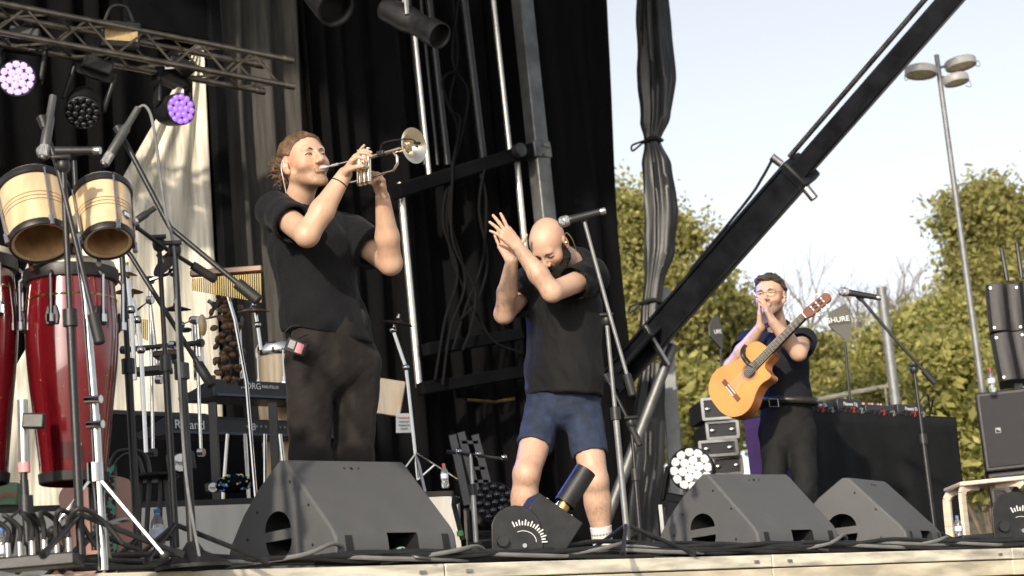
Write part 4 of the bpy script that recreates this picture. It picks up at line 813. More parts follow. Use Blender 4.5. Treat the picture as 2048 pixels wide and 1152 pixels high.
for an_, kn_ in ((an_r, kn_r), (an_l, kn_l)):
    d_ = (kn_-an_).normalized(); m2 = MB(); m2.tube([an_-ZU*.04, an_, an_+d_*.05, an_+d_*.105, an_+d_*.108], [.045, .046, .048, .051, .048], 20, False); so_ = part('sock', m2, M['sock'], sg)
    for k_ in (.045, .068): m2 = MB(); m2.tube([an_+d_*k_, an_+d_*(k_+.009)], [.0492+.0006*k_*100*.05, .0497], 20, False); part('sock_band', m2, M['sockgrey'], so_)
    shoe(sg, V((an_.x, an_.y, 0)), (-.35, -.93))
m2 = MB(); q = hs.p(.083, -.006, -.004); m2.ell(q, (.009, .009, .009)); m2.tube(curve([q, q+hs.z*.03-hs.y*.01, q-hs.y*.045+hs.z*.02, q-hs.y*.06-hs.z*.04, nb+V((.03, .0, .03))]), .0024, 6); part('in_ear_monitor', m2, M['gold'], sg)
# ---- guitarist
YG = 11.0
gt = person('person with glasses in dark shirt carrying a classical guitar and clapping', V((P(1575, 1100, YG).x, YG, 0)))
sk3 = (.56, .365, .26); hg = Head(P(1541, 595, 10.9), (-.38, -.92, .06), (0.02, 0, 1), 1.03)
rs, re, rw = P(1503, 684, 11.06), P(1463, 733, 10.84), P(1520, 655, 10.62); ls, le, lw = P(1606, 682, 10.94), P(1597, 706, 10.64), P(1546, 645, 10.58)
nb = P(1556, 660, 11.02); ch = P(1556, 728, 11.02); pv = P(1572, 835, 11.06); sdir = (ls-rs).normalized()
fb = Field(*bounds([rs, re, rw, ls, le, lw, ch, pv, nb], .2), .007)
fb.cap(pv, ch, .10, .12, .04, side=sdir, q=1.25).cap(ch, nb, .11, .058, .05).cap(rs, re, .05, .044, .03).cap(ls, le, .052, .046, .03)
for e_, w_ in ((re, rw), (le, lw)): fb.cap(e_, e_+(w_-e_)*.4, .043, .044, .02).cap(e_+(w_-e_)*.4, w_, .044, .028, .02)
hf = hg.field(nb, .058, .004)
rh = Field(*bounds([rw, P(1508, 605, 10.62)], .14), .003); rh.cap(rw+(re-rw)*.25, rw, .034, .028, .01)
hand(rh, rw, P(1519, 618, 10.60)-rw, V((.85, -.2, .2)), V((0, .9, .4)), [(.05, .2, .15), (.05, .2, .15), (.05, .2, .15), (.1, .2, .15)], .07, 1.0, (.1, .1), .8)
lh = Field(*bounds([lw, P(1526, 600, 10.58)], .14), .003); lh.cap(lw+(le-lw)*.25, lw, .034, .028, .01)
hand(lh, lw, P(1533, 616, 10.56)-lw, V((-.75, .35, -.2)), V((0, .5, .8)), [(.1, .2, .15), (.1, .25, .15), (.15, .25, .15), (.2, .25, .15)], .08, 1.0, (.1, .1), .8)
ch_ = [clean(fb, 1), clean(hf, 1), clean(rh, 1), clean(lh, 1)]
col = np.concatenate([skincol(c[0], sk3, hg if i == 1 else None, stub=((.16, .1, .07), .6)) for i, c in enumerate(ch_)]); sdf_part('body', ch_, M['skin'], gt, col); hg.eyes(gt, .3); headparts(gt, hg)
fh = Field(*bounds([hg.c], .2), .004); fh.ell(hg.p(0, -.018, .042), A((.087, .107, .101))*hg.k, hg.Rm, .01).ell(hg.p(0, .06, .085), A((.064, .045, .034)), hg.Rm, .03); fh.plane(hg.p(0, .05, .062), V(hg.y)*.5-V(hg.z)*.86, .01); fh.plane(hg.p(0, .012, 0), V(hg.y)*.9-V(hg.z)*.42, .012) if False else None; fh.plane(hg.p(0, 0, -.045), -V(hg.z), .01)
for sx in (-1, 1): fh.ell(hg.p(sx*.088, .0, -.004), A((.02, .03, .042)), hg.Rm, .012, 's')
a_, b_ = clean(fh, 1); a_ = a_+normals(a_, b_)*(.022*fbm(a_*50, 3))[:, None]; sdf_part('hair', [(a_, b_)], M['hairdark'], gt)
M['rim'] = mat('glasses_rim', (.3, .24, .17), .3, .6, var=.1)
gl = None
for sx in (-1, 1):
    m2 = MB(); ctr = hg.p(sx*.034, .104, .002); m2.tube([ctr+(hg.x*math.cos(a)*.024+hg.z*math.sin(a)*.021-hg.y*abs(math.cos(a))*.004) for a in [2*math.pi*k/24 for k in range(25)]], .0018, 6); m2.tube([hg.p(sx*.058, .098, .006), hg.p(sx*.077, .06, .01), hg.p(sx*.08, -.005, .006)], .0018, 6)
    if sx > 0: m2.tube([hg.p(-.011, .107, .004), hg.p(0, .110, .007), hg.p(.011, .107, .004)], .0018, 6)
    part('glasses_frame', m2, M['rim'], gt)
m2 = MB(); q = hg.p(.083, -.006, -.006); m2.ell(q, (.009, .009, .009)); part('in_ear_monitor', m2, M['steel'], gt)
fs_ = Field(*bounds([rs, re, ls, le, ch, pv, nb], .24), .007); wst = P(1567, 790, 11.04)
fs_.cap(wst, ch, .118, .135, .05, side=sdir, q=1.28).cap(ch, nb, .128, .075, .06, side=sdir, q=1.2).cap(rs, ls, .066, .066, .05).cap(pv, wst, .115, .118, .04, side=sdir, q=1.28)
for s_, e_, fr in ((rs, re, .42), (ls, le, .42)):
    fs_.cap(s_-(e_-s_)*.05, s_+(e_-s_)*fr, .070, .078, .035, flat=True); fs_.cap(s_+(e_-s_)*(fr-.15), s_+(e_-s_)*(fr+.2), .067, .07, .004, 's', flat=True)
fs_.plane(P(1570, 812, 11.0), V((0, 0, -1))); fs_.cap(nb-ZU*.02, hg.p(0, -.02, -.07), .066, .07, .006, 's')
a_, b_ = clean(fs_, 1); a_ = folds(a_, b_, .010, V((.1, 0, 1)), 10, 3, 7); sdf_part('shirt', [(a_, b_)], M['navy'], gt)
bz = P(1573, 803, 11.04); m2 = MB(); pth = [bz+sdir*(.178*math.cos(a))+sdir.cross(ZU)*(.145*math.sin(a)) for a in [2*math.pi*k/40 for k in range(41)]]
m2.add([p-ZU*.02 for p in pth[:40]]+[p+ZU*.02 for p in pth[:40]], [(i, (i+1) % 40, 40+(i+1) % 40, 40+i) for i in range(40)])
be = part('belt', m2, M['leather'], gt); sd_ = be.modifiers.new('t', 'SOLIDIFY'); sd_.thickness = .006; sd_.offset = 1
bq = P(1547, 806, 10.872); m2 = MB(); 
for a, b in (((-.026, -.022), (.026, -.022)), ((.026, -.022), (.026, .022)), ((.026, .022), (-.026, .022)), ((-.026, .022), (-.026, -.022))): m2.tube([bq+sdir*a[0]+ZU*a[1], bq+sdir*b[0]+ZU*b[1]], .004, 6)
part('buckle', m2, M['chrome'], be)
ft = Field(*bounds([pv, P(1540, 1130, 11), P(1620, 1130, 11)], .2), .0075); ft.cap(P(1573, 812, 11.05), P(1573, 868, 11.06), .115, .122, .04, side=sdir, q=1.3)
for a, b, c in ((P(1549, 866, 11.06), P(1548, 985, 10.95), P(1545, 1128, 11.05)), (P(1603, 866, 11.04), P(1610, 985, 10.97), P(1612, 1128, 11.06))): ft.cap(a, b, .09, .068, .03).cap(b, c, .068, .06, .03); shoe(gt, c, (-.3, -.95))
a_, b_ = clean(ft, 1); a_ = folds(a_, b_, .010, V((.8, 0, .6)), 14, 4, 3); a_ = folds(a_, b_, .007, V((.1, 0, 1)), 9, 3, 5); sdf_part('trousers', [(a_, b_)], M['blacktrouser'], gt)
# ---- classical guitar with a cutaway
br, nt_ = P(1463, 781, 10.66), P(1609, 631, 10.44); gax = (nt_-br).normalized(); gn = V((-.38, -.85, .30)); gn = (gn-gax*gn.dot(gax)).normalized(); gs = gn.cross(gax).normalized()   # gs: across the body
sc_ = (nt_-br).length/.65; G0 = br-gax*.14*sc_
def GP(s_, w, d=0): return G0+(gax*s_+gs*w+gn*d)*sc_
low = 1 if GP(.4, .1).z < GP(.4, -.1).z else -1                                           # side of the body that hangs lower (the cutaway side)
M['spruce'] = mat('guitar_top', (.57, .27, .07), .25, var=.12, scale=6, stretch=(1, 1, 1), coat=.5); M['rosewood'] = mat('guitar_sides', (.36, .13, .045), .25, var=.3, scale=5, coat=.6); M['ebony'] = mat('fretboard', (.010, .008, .007), .9, var=.2, spec=.05); M['mahog'] = mat('guitar_neck', (.16, .06, .03), .35, var=.2, coat=.3); M['nylon'] = mat('strings', (.75, .7, .6), .3, var=.02)
ctl = [(0, .0), (.004, .06), (.03, .125), (.08, .168), (.135, .183), (.19, .172), (.25, .138), (.30, .122), (.345, .127), (.39, .139), (.43, .137), (.465, .11), (.482, .06), (.486, .0)]
cut = [(0, .0), (.004, .06), (.03, .125), (.08, .168), (.135, .183), (.19, .172), (.25, .138), (.30, .122), (.335, .125), (.365, .133), (.385, .13), (.395, .112), (.392, .085), (.395, .055), (.415, .036), (.45, .032), (.486, .030)]
def sm(c): return [tuple(p)[:2] for p in curve([V((a, b, 0)) for a, b in c], 5)]
out = [(a, -low*b) for a, b in sm(ctl)] + [(a, low*b) for a, b in reversed(sm(cut))]
out = [p for i, p in enumerate(out) if i == 0 or (V(p)-V(out[i-1])).length > 1e-4]
gtr = thing('acoustic_guitar', 'orange classical guitar with cutaway hanging from the guitarist\'s shoulder', 'guitar', GP(.2, 0, -.05)); GF = frame(G0, gax*sc_, gs*sc_, gn*sc_)
m2 = MB(); m2.prism(out, GF, -.095, -.003); part('sides', m2, M['rosewood'], gtr, .003, deg=30)
m2 = MB(); m2.prism(out, GF, -.003, .001); part('soundboard', m2, M['spruce'], gtr, .001, deg=30)
m2 = MB(); m2.lathe([(.044, .0014), (.058, .0014)], frame(GP(.305, 0), gax*sc_, gs*sc_, gn*sc_), 32, True); part('rosette', m2, M['rosewood'], gtr)
m2 = MB(); m2.lathe([(.0005, .0018), (.0435, .0018)], frame(GP(.305, 0), gax*sc_, gs*sc_, gn*sc_), 32, True); part('sound_hole', m2, M['recess'], gtr)
m2 = MB(); m2.prism([(.125, -.09), (.155, -.09), (.155, .09), (.125, .09)], GF, .001, .009); bo = part('bridge', m2, M['mahog'], gtr, .002)
m2 = MB(); m2.prism([(.128, -.042), (.133, -.042), (.133, .042), (.128, .042)], GF, .009, .012); m2.prism([(.147, -.042), (.151, -.042), (.151, .042), (.147, .042)], GF, .009, .013); part('saddle', m2, M['white'], bo)
m2 = MB(); m2.prism([(.345, -.031), (.345, .031), (.79, .026), (.79, -.026)], GF, .001, .011); part('fretboard', m2, M['ebony'], gtr, .001)
m2 = MB(); m2.prism([(.47, -.028), (.47, .028), (.80, .024), (.80, -.024)], GF, -.018, .001); part('neck', m2, M['mahog'], gtr, .006)
m2 = MB(); m2.prism([(.44, -.03), (.50, -.03), (.50, .03), (.44, .03)], GF, -.085, -.003); part('heel', m2, M['mahog'], gtr, .006)
for k_ in range(1, 18):
    s0 = .79-.65*(1-2**(-k_/12)); m2 = MB(); m2.prism([(s0-.001, -.0295), (s0+.001, -.0295), (s0+.001, .0295), (s0-.001, .0295)], GF, .011, .0125); part('fret', m2, M['silver'], gtr)
m2 = MB(); m2.prism([(.788, -.027), (.794, -.027), (.794, .027), (.788, .027)], GF, .006, .014); part('nut', m2, M['white'], gtr)
HF = GF @ Matrix.Translation((.794, 0, .004)) @ Matrix.Rotation(R(12), 4, 'Y')
m2 = MB(); m2.prism([(0, -.027), (.03, -.036), (.175, -.034), (.19, -.02), (.197, .0), (.19, .02), (.175, .034), (.03, .036), (0, .027)], HF, -.02, 0); ho = part('headstock', m2, M['mahog'], gtr, .003)
for s_ in (-1, 1):
    m2 = MB(); m2.prism([(.05, s_*.012-.005), (.15, s_*.012-.005), (.15, s_*.012+.005), (.05, s_*.012+.005)], HF, .0, .0015); part('slot', m2, M['recess'], ho)
    for k_ in range(3):
        x_ = .06+.04*k_; m2 = MB(); m2.tube([HF @ V((x_, s_*.034, -.01)), HF @ V((x_, s_*.052, -.01))], .004*sc_, 6); m2.ell(HF @ V((x_, s_*.058, -.01)), (.011, .011, .008)); part('tuning_peg', m2, M['white'], ho)
        m2 = MB(); m2.tube([HF @ V((x_, s_*.006, .002)), HF @ V((x_, s_*.02, .002))], .005, 8); part('roller', m2, M['white'], ho)
for k_ in range(6):
    w0, w1 = (-.029+.0116*k_), (-.0215+.0086*k_); m2 = MB(); m2.tube([GP(.149, w0, .013), GP(.791, w1, .0145)], .0006+.0001*(k_ if low < 0 else 5-k_), 5); part('string', m2, M['nylon'], gtr)
m2 = MB(); stp = curve([GP(.36, low*.02, .004), GP(.335, -low*.05, .012), GP(.36, -low*.13, .02), P(1517, 668, 10.82), P(1540, 648, 10.86), P(1562, 652, 10.98), P(1588, 690, 11.12)], 6)
_q = []
for i in range(len(stp)):
    d_ = (stp[min(i+1, len(stp)-1)]-stp[max(i-1, 0)]).normalized(); w_ = d_.cross(V((0, -1, 0.2))).normalized()*.014; _q += [stp[i]-w_, stp[i]+w_]
m2.add(_q, [(2*i, 2*i+1, 2*i+3, 2*i+2) for i in range(len(stp)-1)])
so_ = part('strap', m2, M['leather'], gtr); sm_ = so_.modifiers.new('t', 'SOLIDIFY'); sm_.thickness = .003
# ------------------------------------------------------------------ lighting truss and moving heads
M['trussalu'] = mat('truss_aluminium', (.26, .235, .2), .38, .9, var=.25, scale=10)
tr0 = P(581, 172, 13.4); TS = .2
truss = thing('lighting_truss', 'aluminium lattice lighting truss crossing the upper left', 'truss', tr0-UD*2)
def TQ(t, v, z): return tr0-UD*t+VD*v*TS+ZU*z*TS
TL = 4.2
for v_, z_ in ((0, 0), (0, 1), (1, 0), (1, 1)):
    m2 = MB(); m2.tube([TQ(-.0+.12*v_, v_, z_), TQ(TL, v_, z_)], .022, 12); m2.tube([TQ(-.03+.12*v_, v_, z_), TQ(.05+.12*v_, v_, z_)], .027, 12); part('chord', m2, M['trussalu'], truss)
nb_ = 18
for i in range(nb_):
    t0, t1 = .1+i*TL/nb_*.97, .1+(i+1)*TL/nb_*.97; fl = i % 2
    for (va, za, vb, zb) in ((0, fl, 0, 1-fl), (1, fl, 1, 1-fl), (fl, 0, 1-fl, 0), (fl, 1, 1-fl, 1)):
        m2 = MB(); m2.tube([TQ(t0, va, za), TQ(t1, vb, zb)], .009, 6); part('brace', m2, M['trussalu'], truss)
def emis(name, c, s): return mat(name, (.12, .12, .14), .3, emit=c, estr=s, var=.02)
LENSM = {'violet': emis('violet_led', (.45, .17, .9), .8), 'white_violet': emis('pale_violet_led', (.72, .5, 1.0), 1.0), 'white': emis('white_led', (1.0, .93, .84), .75), 'off': M['lensdark']}
def moving_head(label, c, dirn, col, base, r=.108, hang=True, up=ZU):
    t = thing('moving_head_lamp', label, 'stage lamp', base, 'moving head lamps'); dirn = V(dirn).normalized(); F = axisframe(c, dirn)
    m = MB(); m.lathe([(.05, -.25), (r*.85, -.23), (r*1.05, -.16), (r*1.12, -.05), (r*1.12, .0), (r*1.04, .006), (r*1.04, -.012), (.001, -.014)], F, 32, True); h_ = part('head', m, M['blackmetal'], t, deg=50)
    m = MB(); m.lathe([(r*1.04, -.002), (r*1.12, .002), (r*1.12, -.02)], F, 32, True); part('lens_ring', m, M['black'], h_)
    cr = r*.24; me = MB().lathe([(cr*.90, -.012), (cr*.94, 0), (cr*.7, .010), (cr*.3, .0145), (.0005, .0155)], Matrix.Identity(4), 6 if False else 12, True).mesh('lens', True); me.materials.append(LENSM[col])
    spots = [(0, 0)]+[(r*.44*math.cos(a), r*.44*math.sin(a)) for a in [math.pi*2*k/6+.2 for k in range(6)]]+[(r*.86*math.cos(a), r*.86*math.sin(a)) for a in [math.pi*2*k/12 for k in range(12)]]
    for i, (a, b) in enumerate(spots):
        sc = 1.0 if i < 7 else .98; inst('lens', me, F @ Matrix.Translation((a, b, 0)) @ Matrix.Diagonal((sc, sc, 1, 1)), h_)
    hc = c-dirn*.11; sd = (base-hc).normalized(); ax_ = dirn.cross(sd).normalized(); m = MB()
    for s_ in (-1, 1): m.bar(hc+ax_*s_*(r*1.28), hc+ax_*s_*(r*1.28)+(base-hc)*.86, .085, .028, ax_)
    m.bar(hc+(base-hc)*.84-ax_*r*1.4, hc+(base-hc)*.84+ax_*r*1.4, .05, .09, sd); part('yoke', m, M['blackmetal'], t, .01)
    m = MB(); m.box(base, .26, .2, .09, axisframe(base, sd, ax_).to_3x3()); bo = part('base', m, M['black'], t, .012)
    bx = axisframe(base, sd, ax_).to_3x3(); fr = V((0, -1, 0)); m = MB(); m.box(base+fr*.112, .07, .006, .035); part('display', m, M['grey'], bo)
    if hang:
        m = MB(); m.tube([base, base+ZU*.12], .018, 8); m.tube([base+ZU*.12-UD*.03, base+ZU*.12+UD*.03], .034, 12); part('clamp', m, M['blackmetal'], t)
    return t
moving_head('lit moving head lamp with pale violet lenses at the far left of the truss', P(34, 156, 12.0), (.12, -1, -.18), 'white_violet', P(52, 82, 12.15))
moving_head('unlit black moving head lamp between the two violet lamps', P(165, 225, 12.45), (.1, -.75, -.7), 'off', P(192, 132, 12.5))
moving_head('lit moving head lamp with violet lenses turned right, under the truss end', P(362, 218, 12.75), (.62, -.72, -.18), 'violet', P(346, 143, 12.95), .1)
moving_head('lit moving head lamp with white lenses standing on the floor beside the flight cases', P(1382, 938, 10.4), (-.22, -1, -.02), 'white', P(1374, 1022, 10.55), .108, False)
sb = P(238, 70, 12.5); st_ = thing('strobe_lamp', 'rectangular lamp with amber panel clamped on the truss', 'stage lamp', sb); xd = (UD+V((.5, -.1, 0))).normalized(); zd = (ZU+V((0, -.25, 0))).normalized(); yd = zd.cross(xd).normalized(); zd = xd.cross(yd); F_ = frame(sb, xd, yd, zd)
m2 = MB(); m2.box(sb, .27, .12, .18, F_.to_3x3()); part('housing', m2, M['blackmetal'], st_, .01)
M['amber'] = mat('amber_panel', (.5, .36, .17), .35, var=.15, scale=40); m2 = MB(); m2.box(F_ @ V((0, -.062, .0)), .225, .01, .095, F_.to_3x3()); part('panel', m2, M['amber'], st_, .003)
m2 = MB(); m2.tube(curve([F_ @ V((-.1, 0, .09)), F_ @ V((-.05, 0, .19)), F_ @ V((.05, 0, .19)), F_ @ V((.1, 0, .09))]), .012, 8); part('yoke', m2, M['blackmetal'], st_)
# profile spot and par lamp above the wall
ps = thing('profile_spot', 'black profile spotlight hanging top centre, pointing right', 'stage lamp', P(820, 20, 12.0)); a, b = P(775, 18, 12.1), P(880, 72, 11.8); ax_ = (b-a).normalized(); F_ = axisframe(a, ax_); Lp = (b-a).length
m2 = MB(); m2.lathe([(.05, -.02), (.085, .0), (.09, Lp*.45), (.078, Lp*.5), (.078, Lp*.78), (.088, Lp*.8), (.088, Lp), (.08, Lp), (.075, Lp*.85), (.001, Lp*.84)], F_, 28, True); part('barrel', m2, M['blackmetal'], ps, deg=45)
m2 = MB(); c = a+ax_*Lp*.4; m2.tube([c+V((0, -.1, 0)), c+V((-.005, -.1, .45))], .016, 8); m2.tube([c+V((-.02, .1, 0)), c+V((-.02, .1, .45))], .016, 8); part('yoke', m2, M['steel'], ps)
pp = thing('par_lamp', 'dark round lamp cut off by the top edge', 'stage lamp', P(650, 0, 12.2)); a, b = P(610, -45, 12.3), P(672, 18, 12.0); F_ = axisframe(a, b-a); Lp = (b-a).length
m2 = MB(); m2.lathe([(.06, 0), (.1, .03), (.12, Lp*.6), (.13, Lp*.95), (.13, Lp), (.115, Lp), (.11, Lp*.8), (.001, Lp*.78)], F_, 28, True); part('can', m2, M['blackmetal'], pp, deg=45)
# ------------------------------------------------------------------ drum riser
RA, RB = PZ(300, 1003, .6), PZ(908, 981, .6); rd = (RB-RA).normalized(); rn = V((-rd.y, rd.x, 0)); RA = RB-rd*4.6
M['skirt'] = mat('white_skirt_cloth', (.62, .6, .56), .85, var=.15, scale=3, bump=.25, bscale=25, stretch=(2, 2, .4))
rz = thing('drum_riser', 'black drum riser with white cloth skirt behind the monitors', 'riser', RB*.5+RA*.5-ZU*.6)
F_ = frame(V((RA.x, RA.y, 0)), rd, rn, ZU); Lr = 4.6
m2 = MB(); m2.prism([(0, 0), (Lr, 0), (Lr, 2.6), (0, 2.6)], F_, .55, .6); part('platform', m2, M['deck'], rz, .004)
def skirt(p, q, nrm_, seed):
    vs = []; nx, nz = 120, 8; L = (q-p).length
    for j in range(nz+1):
        for i in range(nx+1):
            s_ = L*i/nx; d = .018*math.sin(s_*14+2.5*float(fbm(np.array([s_*1.1, seed, 0.]), 2))*6)*(1-j/nz*.6)+.03*float(fbm(np.array([s_*4, j*.4, seed+1.]), 2)); vs.append(p+(q-p)*(i/nx)+nrm_*(.03+d)+ZU*(.56*j/nz-.005+.0))
    m = MB(); m.add(vs, [(j*(nx+1)+i, j*(nx+1)+i+1, (j+1)*(nx+1)+i+1, (j+1)*(nx+1)+i) for j in range(nz) for i in range(nx)]); part('skirt', m, M['skirt'], rz, deg=180)
skirt(F_ @ V((0, 0, .01)), F_ @ V((Lr, 0, .01)), -rn, 1); skirt(F_ @ V((Lr, 0, .01)), F_ @ V((Lr, 2.4, .01)), rd, 4)
# ------------------------------------------------------------------ congas and bongos
M['congared'] = mat('red_lacquer_glints', (.115, .005, .009), .14, var=.5, scale=3, coat=1.0, stretch=(3, 3, .3)); nt = M['congared'].node_tree
_n = nt.nodes.new('ShaderNodeTexNoise'); _n.inputs['Scale'].default_value = 45; _n.inputs['Detail'].default_value = 2; _r2 = nt.nodes.new('ShaderNodeValToRGB'); _r2.color_ramp.elements[0].position = .735; _r2.color_ramp.elements[1].position = .78; nt.links.new(_n.outputs[0], _r2.inputs[0])  # gold flecks painted in for reflections on the lacquer
_mx = nt.nodes.new('ShaderNodeMix'); _mx.data_type = 'RGBA'; _mx.inputs['B'].default_value = (.75, .5, .2, 1); nt.links.new(_r2.outputs[0], _mx.inputs['Factor']); _b = nt.nodes['Principled BSDF']; nt.links.new(_b.inputs['Base Color'].links[0].from_socket, _mx.inputs['A']); nt.links.new(_mx.outputs['Result'], _b.inputs['Base Color'])
M['drumhead'] = mat('drum_skin', (.72, .66, .55), .6, var=.1, scale=6); M['ash'] = mat('pale_ash_wood', (.66, .49, .30), .32, var=.18, scale=4, stretch=(6, 6, .6), coat=.4); M['ashin'] = mat('raw_wood_inside', (.45, .27, .13), .7, var=.25, scale=5, stretch=(5, 5, .6)); M['groove'] = mat('burnt_groove', (.22, .11, .045), .5, var=.2)
def lug(M_, r0, r1, z0, z1, ang, t, rr=.0045):
    c, s_ = math.cos(ang), math.sin(ang); m = MB(); a = M_ @ V((r0*c, r0*s_, z0)); b = M_ @ V((r1*c, r1*s_, z1)); m.tube([a, b], rr, 8); m.tube([b+(a-b)*.12, b-(a-b)*.05], rr*2.2, 8); m.tube([a, a+(M_ @ V(((r0-.012)*c, (r0-.012)*s_, z0+.012))-a)], rr*1.2, 8); return part('tension_rod', m, M['chrome'], t)
def conga(label, T, B, k=1.0):
    t = thing('conga_drum', label, 'conga', B, 'red congas'); ax_ = (T-B); L = ax_.length; F = axisframe(B, ax_, V((0, -1, 0)))
    m = MB(); m.lathe([(r_*k, z*L) for r_, z in ((.108, 0), (.112, .01), (.118, .1), (.132, .28), (.15, .48), (.160, .64), (.161, .72), (.156, .84), (.148, .96))], F, 48, True); part('shell', m, M['congared'], t, deg=60)
    m = MB(); m.lathe([(.112*k, -.004), (.118*k, 0), (.121*k, .03), (.115*k, .032)], F, 40, True); part('foot_ring', m, M['rubber'], t)
    m = MB(); m.lathe([(.1565*k, L*.838), (.1585*k, L*.841), (.1565*k, L*.848)], F, 48, True); part('gold_line', m, M['gold'], t)
    m = MB(); m.lathe([(.152*k, L*.925), (.162*k, L*.93), (.166*k, L*.955), (.164*k, L*.985), (.154*k, L*.992)], F, 48, True); part('rim', m, M['blackmetal'], t)
    m = MB(); m.lathe([(.153*k, L*.97), (.157*k, L*.995), (.150*k, L*1.02), (.12*k, L*1.03), (.001, L*1.032)], F, 48, True); part('drum_head', m, M['drumhead'], t)
    for i in range(6):
        a = 2*math.pi*i/6+.35; c, s_ = math.cos(a), math.sin(a); xr = V((c, s_, 0)); pl = MB(); P_ = frame(F @ V((.159*k*c, .159*k*s_, L*.74)), (F.to_3x3() @ V((-s_, c, 0))), F.to_3x3() @ V((0, 0, 1)), F.to_3x3() @ xr)
        pl.prism([(-.022, -.03), (.022, -.03), (.026, .0), (.018, .035), (-.018, .035), (-.026, 0)], P_, 0, .008); part('side_plate', pl, M['blackmetal'], t, .003); lug(F, .178*k, .176*k, L*.93, L*.72, a, t, .006)
    P_ = frame(F @ V((.1605*k*math.cos(-.12), .1605*k*math.sin(-.12), L*.80)), F.to_3x3() @ V((-math.sin(-.12), math.cos(-.12), 0)), ax_.normalized(), F.to_3x3() @ V((math.cos(-.12), math.sin(-.12), 0)))
    m = MB(); m.lathe([(.0005, .004), (.03, .003), (.032, 0)], P_ @ Matrix.Diagonal((1.25, .85, 1, 1)), 20, True); part('badge', m, M['white'], t)
    return t
conga('dark red lacquered conga beneath the bongos', P(142, 538, 6.45), P(148, 966, 6.45), .98)
conga('dark red lacquered conga cut off by the left edge', P(-62, 515, 6.4), P(-52, 968, 6.4), .98)
def bongo(T, B, r, t, emblem=False):
    ax_ = T-B; L = ax_.length; F = axisframe(B, ax_, V((0, -1, 0))); pr = [(r*.86, 0), (r*.9, L*.15), (r*.97, L*.5), (r*1.0, L*.85), (r*.99, L*.97)]; m = MB(); m.lathe(pr+[(a-.012, z) for a, z in reversed(pr)]+[pr[0]], F, 40, True); so = part('shell', m, M['ash'], t, deg=50)
    m = MB(); m.lathe([(a-.0125, z) for a, z in pr], F, 40, True); part('shell_inside', m, M['ashin'], so)
    for z in (.40, .46, .52): m = MB(); rr = r*(.95+.02*(z-.4)/.12)+.0006; m.lathe([(rr, z*L), (rr+.0012, z*L+.001), (rr, z*L+.0035)], F, 40, True); part('groove', m, M['groove'], so)
    m = MB(); m.lathe([(r*.84, -.006), (r*.9, -.008), (r*.93, .0), (r*.93, .016), (r*.885, .017)], F, 40, True); part('bottom_ring', m, M['blackmetal'], t)
    m = MB(); m.lathe([(r*1.005, L*.86), (r*1.07, L*.87), (r*1.085, L*.93), (r*1.06, L*.985), (r*1.0, L*.99)], F, 40, True); part('top_rim', m, M['blackmetal'], t)
    m = MB(); m.lathe([(r*1.04, L*.97), (r*1.03, L*1.0), (r*.97, L*1.02), (.001, L*1.025)], F, 40, True); part('drum_head', m, M['drumhead'], t)
    for i in range(4): lug(F, r*1.12, r*1.0, L*.9, -.012, math.pi/4+i*math.pi/2-.15, t, .004)
    if emblem:
        e = P(240, 437, 6.2); q = F.inverted() @ e; an_ = math.atan2(q.y, q.x); rr = r*.955; ctr = F @ V((rr*math.cos(an_), rr*math.sin(an_), q.z)); o_ = F.to_3x3() @ V((math.cos(an_), math.sin(an_), 0)); xd = F.to_3x3() @ V((-math.sin(an_), math.cos(an_), 0)); zd = ax_.normalized()
        M['emblem'] = mat('navy_emblem', (.02, .05, .12), .4); m = MB(); m.lathe([(.0005, .004), (.0165, .0035), (.0175, 0)], frame(ctr, xd, zd, o_), 24, True); eo = part('emblem', m, M['emblem'], t); text('m', .03, ctr+o_*.005-zd*.001, xd, zd, M['white'], eo, 'emblem_mark', .0005, .0012)
bg = thing('bongo_drums', 'pair of pale wood bongo drums on a chrome stand', 'bongos', P(150, 480, 6.25))
bongo(P(64, 376, 6.30), P(82, 484, 6.20), .115, bg); bongo(P(204, 382, 6.30), P(216, 484, 6.20), .094, bg, True)
m2 = MB(); m2.bar(P(146, 405, 6.27), P(155, 475, 6.2), .07, .05, UD); part('centre_block', m2, M['ash'], bg, .008)
m2 = MB(); m2.bar(P(150, 430, 6.18), P(156, 470, 6.15), .036, .012, UD); part('bracket', m2, M['alu'], bg, .003)
def tripod(t, pole_pts, Y, r, mat_, feet, hubpx, foot_r=.012, legw=.02):
    ps = [P(x, y, Y) for x, y in pole_pts]; m = MB()
    for i in range(len(ps)-1): m.tube([ps[i], ps[i+1]], r*(1.0-.15*(len(ps)-2-i)), 12)
    part('pole', m, mat_, t); hb = P(*hubpx, Y)
    m = MB(); m.tube([hb-ZU*.03, hb+ZU*.03], r*1.7, 12); part('hub', m, mat_, t)
    for (x, y, dY) in feet:
        f_ = P(x, y, Y+dY); f_.z = max(f_.z, .015); m = MB(); m.bar(hb, f_, legw, legw*.4); part('leg', m, mat_, t, .002); lo_ = hb+(f_-hb)*.55; m = MB(); m.tube([lo_, P(hubpx[0]+.5, hubpx[1]+.45*(y-hubpx[1])+30, Y)], legw*.3, 6); part('strut', m, mat_, t); m = MB(); m.ell(f_, .016); part('foot', m, M['rubber'], t)
bs = thing('bongo_stand', 'chrome tripod stand carrying the bongos in front of the red conga', 'drum stand', V((P(205, 1100, 6.1).x, 6.1, 0)))
tripod(bs, [(152, 470), (172, 610), (190, 830), (207, 1140)], 6.1, .017, M['chrome'], [(105, 1062, -.05), (330, 1118, .0), (215, 1120, .25)], (190, 945), legw=.028)
for x, y in ((186, 800), (190, 850)): m2 = MB(); m2.tube([P(x-14, y, 6.09), P(x+16, y-2, 6.07)], .013, 10); part('wing_nut', m2, M['chrome'], bs)
